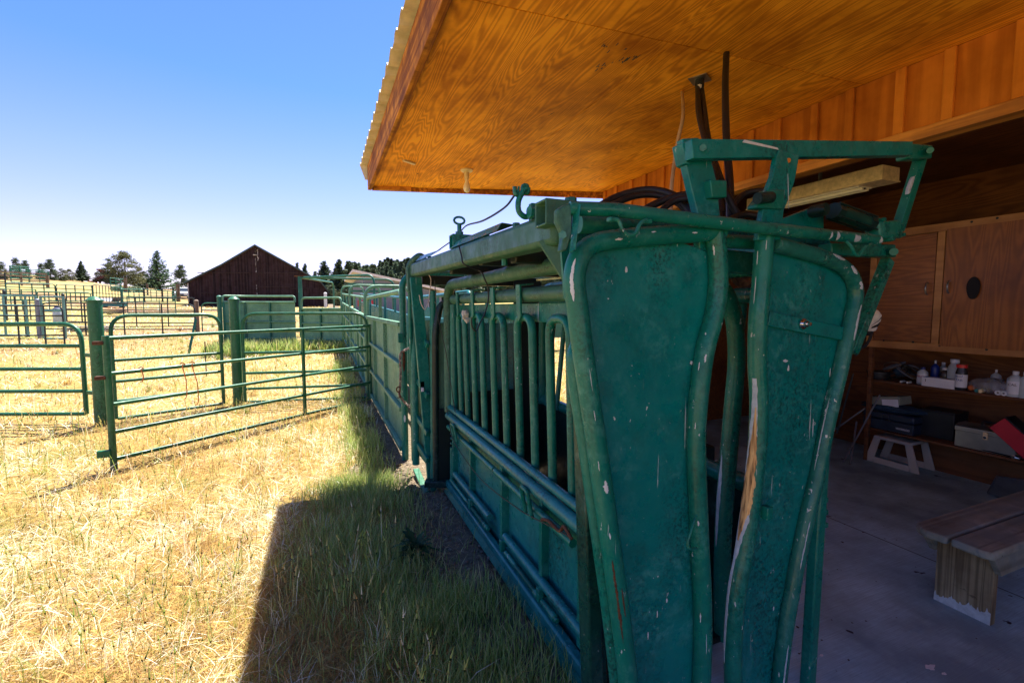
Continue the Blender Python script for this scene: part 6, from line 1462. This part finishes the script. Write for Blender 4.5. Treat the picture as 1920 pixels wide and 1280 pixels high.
# thin stands in the corner left of the shelves
for i, (a, b) in enumerate((((1622, 765), (1572, 800)), ((1650, 740), (1590, 850)), ((1606, 790), (1597, 855)), ((1600, 700), (1575, 790)))):
    A_ = P(*a, X=5.30); B_ = P(*b, X=5.15); solo(MB().tube([A_, B_, B_ + (B_ - A_) * .25], .009, 8), 'metal_rod', 'zinc_dull' if i != 3 else 'rail_dark', ['grey rod leaning by the shelf upright, uppermost', 'grey rod crossing behind the shelf upright', 'short upright grey rod at the shelf foot', 'dark rod leaning nearest the chute'][i], 'rod', 'rods leaning by the shelf upright')
# dirty rag knotted on the arm behind the right leaf
c = h(1622, 608, 1.42); rg = thing('knotted_cloth', 'dirty white cloth with black strap knotted behind the right head gate leaf', 'cloth', c)
for i in range(6):
    a = i * .5 - .9; MB().tube(smooth_path([c + V((-.03, 0, -.02)), c + V((math.cos(a) * .04, -.01 * i, math.sin(a) * .045)), c + V((math.cos(a) * .07, .01, math.sin(a) * .055 + .005))], 4), [.012, .016, .018, .02, .02, .02, .018, .015, .008][:9], 8).build('fold', 'cloth_white' if i % 2 else 'cloth_black', rg)
MB().ball(c, .04, (1, .8, .9), 14, .2).build('knot', 'cloth_white', rg)
MB().tube(smooth_path([c + V((.03, -.01, .0)), c + V((.035, -.01, -.05)), c + V((.02, 0, -.10)), c + V((-.03, 0, -.12)), c + V((-.06, 0, -.15))], 5), .007, 8).build('strap', 'cloth_black', rg)
c = h(1388, 505, 1.9); solo(MB().ball(c, .09, (.8, .5, 1.0), 14, .25).ball(c + V((.03, 0, -.06)), .06, (.8, .5, 1.0), 12, .25), 'leather_glove', 'glove', 'brown leather gloves hung behind the gap of the head gate', 'gloves')
# dark gear inside the shed seen through the gap
c = V((3.3, 3.3, 0)); pump = thing('power_unit', 'black hydraulic power unit on the floor behind the chute', 'pump', (2.95, 3.1, 0))
MB().span((2.75, 2.95, .08), (3.15, 3.4, .45)).build('tank', 'near_black', pump, bev=.02); MB().cyl((2.95, 3.15, .45), (2.95, 3.15, .8), .1, 18).build('motor', 'rail_dark', pump)
for x in (2.8, 3.1): MB().span((x - .03, 3.0, .0), (x + .03, 3.35, .08)).build('foot', 'near_black', pump)

# bench: two thick boards on plank legs
bnch = thing('wooden_bench', 'weathered two board wooden bench, its leg foot worn white', 'bench', (3.6, 1.27, 0)); zt = .45; th = .042
def bz(z): return z
MB().prism([(3.02, 1.42, zt - th), (2.985, 1.37, zt - th), (2.995, 1.275, zt - th), (6.0 - 1.2, 1.275, zt - th), (4.8, 1.44, zt - th), (3.06, 1.44, zt - th)], (0, 0, th)).build('seat_board', 'bench_wood', bnch, bev=.012)
MB().prism([(3.0, 1.262, zt - th), (2.99, 1.13, zt - th), (3.01, 1.095, zt - th), (4.8, 1.09, zt - th), (4.8, 1.262, zt - th)], (0, 0, th)).build('seat_board', 'bench_wood', bnch, bev=.012)
MB().prism([(3.06, 1.115, zt - th - .001), (4.8, 1.115, zt - th - .001), (4.8, 1.115, zt - th - .12), (3.16, 1.115, zt - th - .12)], (0, .03, 0)).build('side_rail', 'bench_wood', bnch, bev=.003)
MB().prism([(3.06, 1.39, zt - th - .001), (4.8, 1.39, zt - th - .001), (4.8, 1.39, zt - th - .12), (3.16, 1.39, zt - th - .12)], (0, .03, 0)).build('side_rail', 'bench_wood', bnch, bev=.003)
for x in (3.19, 4.55):
    lg = MB().span((x - .022, 1.147, 0), (x + .022, 1.388, zt - th - .002)).build('leg', 'bench_leg', bnch, bev=.003, label='plank leg with whitened foot' if x < 4 else None)
    rr = random.Random(int(x * 10)); pts = [(x - .0235, 1.149, .002)]; n_ = 46
    pts += [(x - .0235, 1.149 + .238 * k / n_, .034 + .03 * (1 - k / n_) + rr.uniform(-.004, .007) + .008 * math.sin(k * .42 + 1) + (.018 if k % 7 == 3 else 0)) for k in range(n_ + 1)] + [(x - .0235, 1.387, .002)]
    MB().prism(pts, (.0012, 0, 0)).build('white_foot', 'primer', lg, smooth=False)
    pts = [(p[1], p[2]) for p in pts]
q = V((3.5, 1.6, 0))
c = P(1880, 915, Z=.0); mtg = thing('rubber_mat', 'folded grey rubber mat propped behind the bench', 'mat', (c.x, c.y, 0)); 
MB().prism([P(1850, 925, Z=.02), P(1868, 893, X=5.2), P(1950, 905, X=5.2), P(1950, 955, Z=.02)], (.05, .02, .0)).build('sheet', 'grey_mat', mtg, bev=.01)
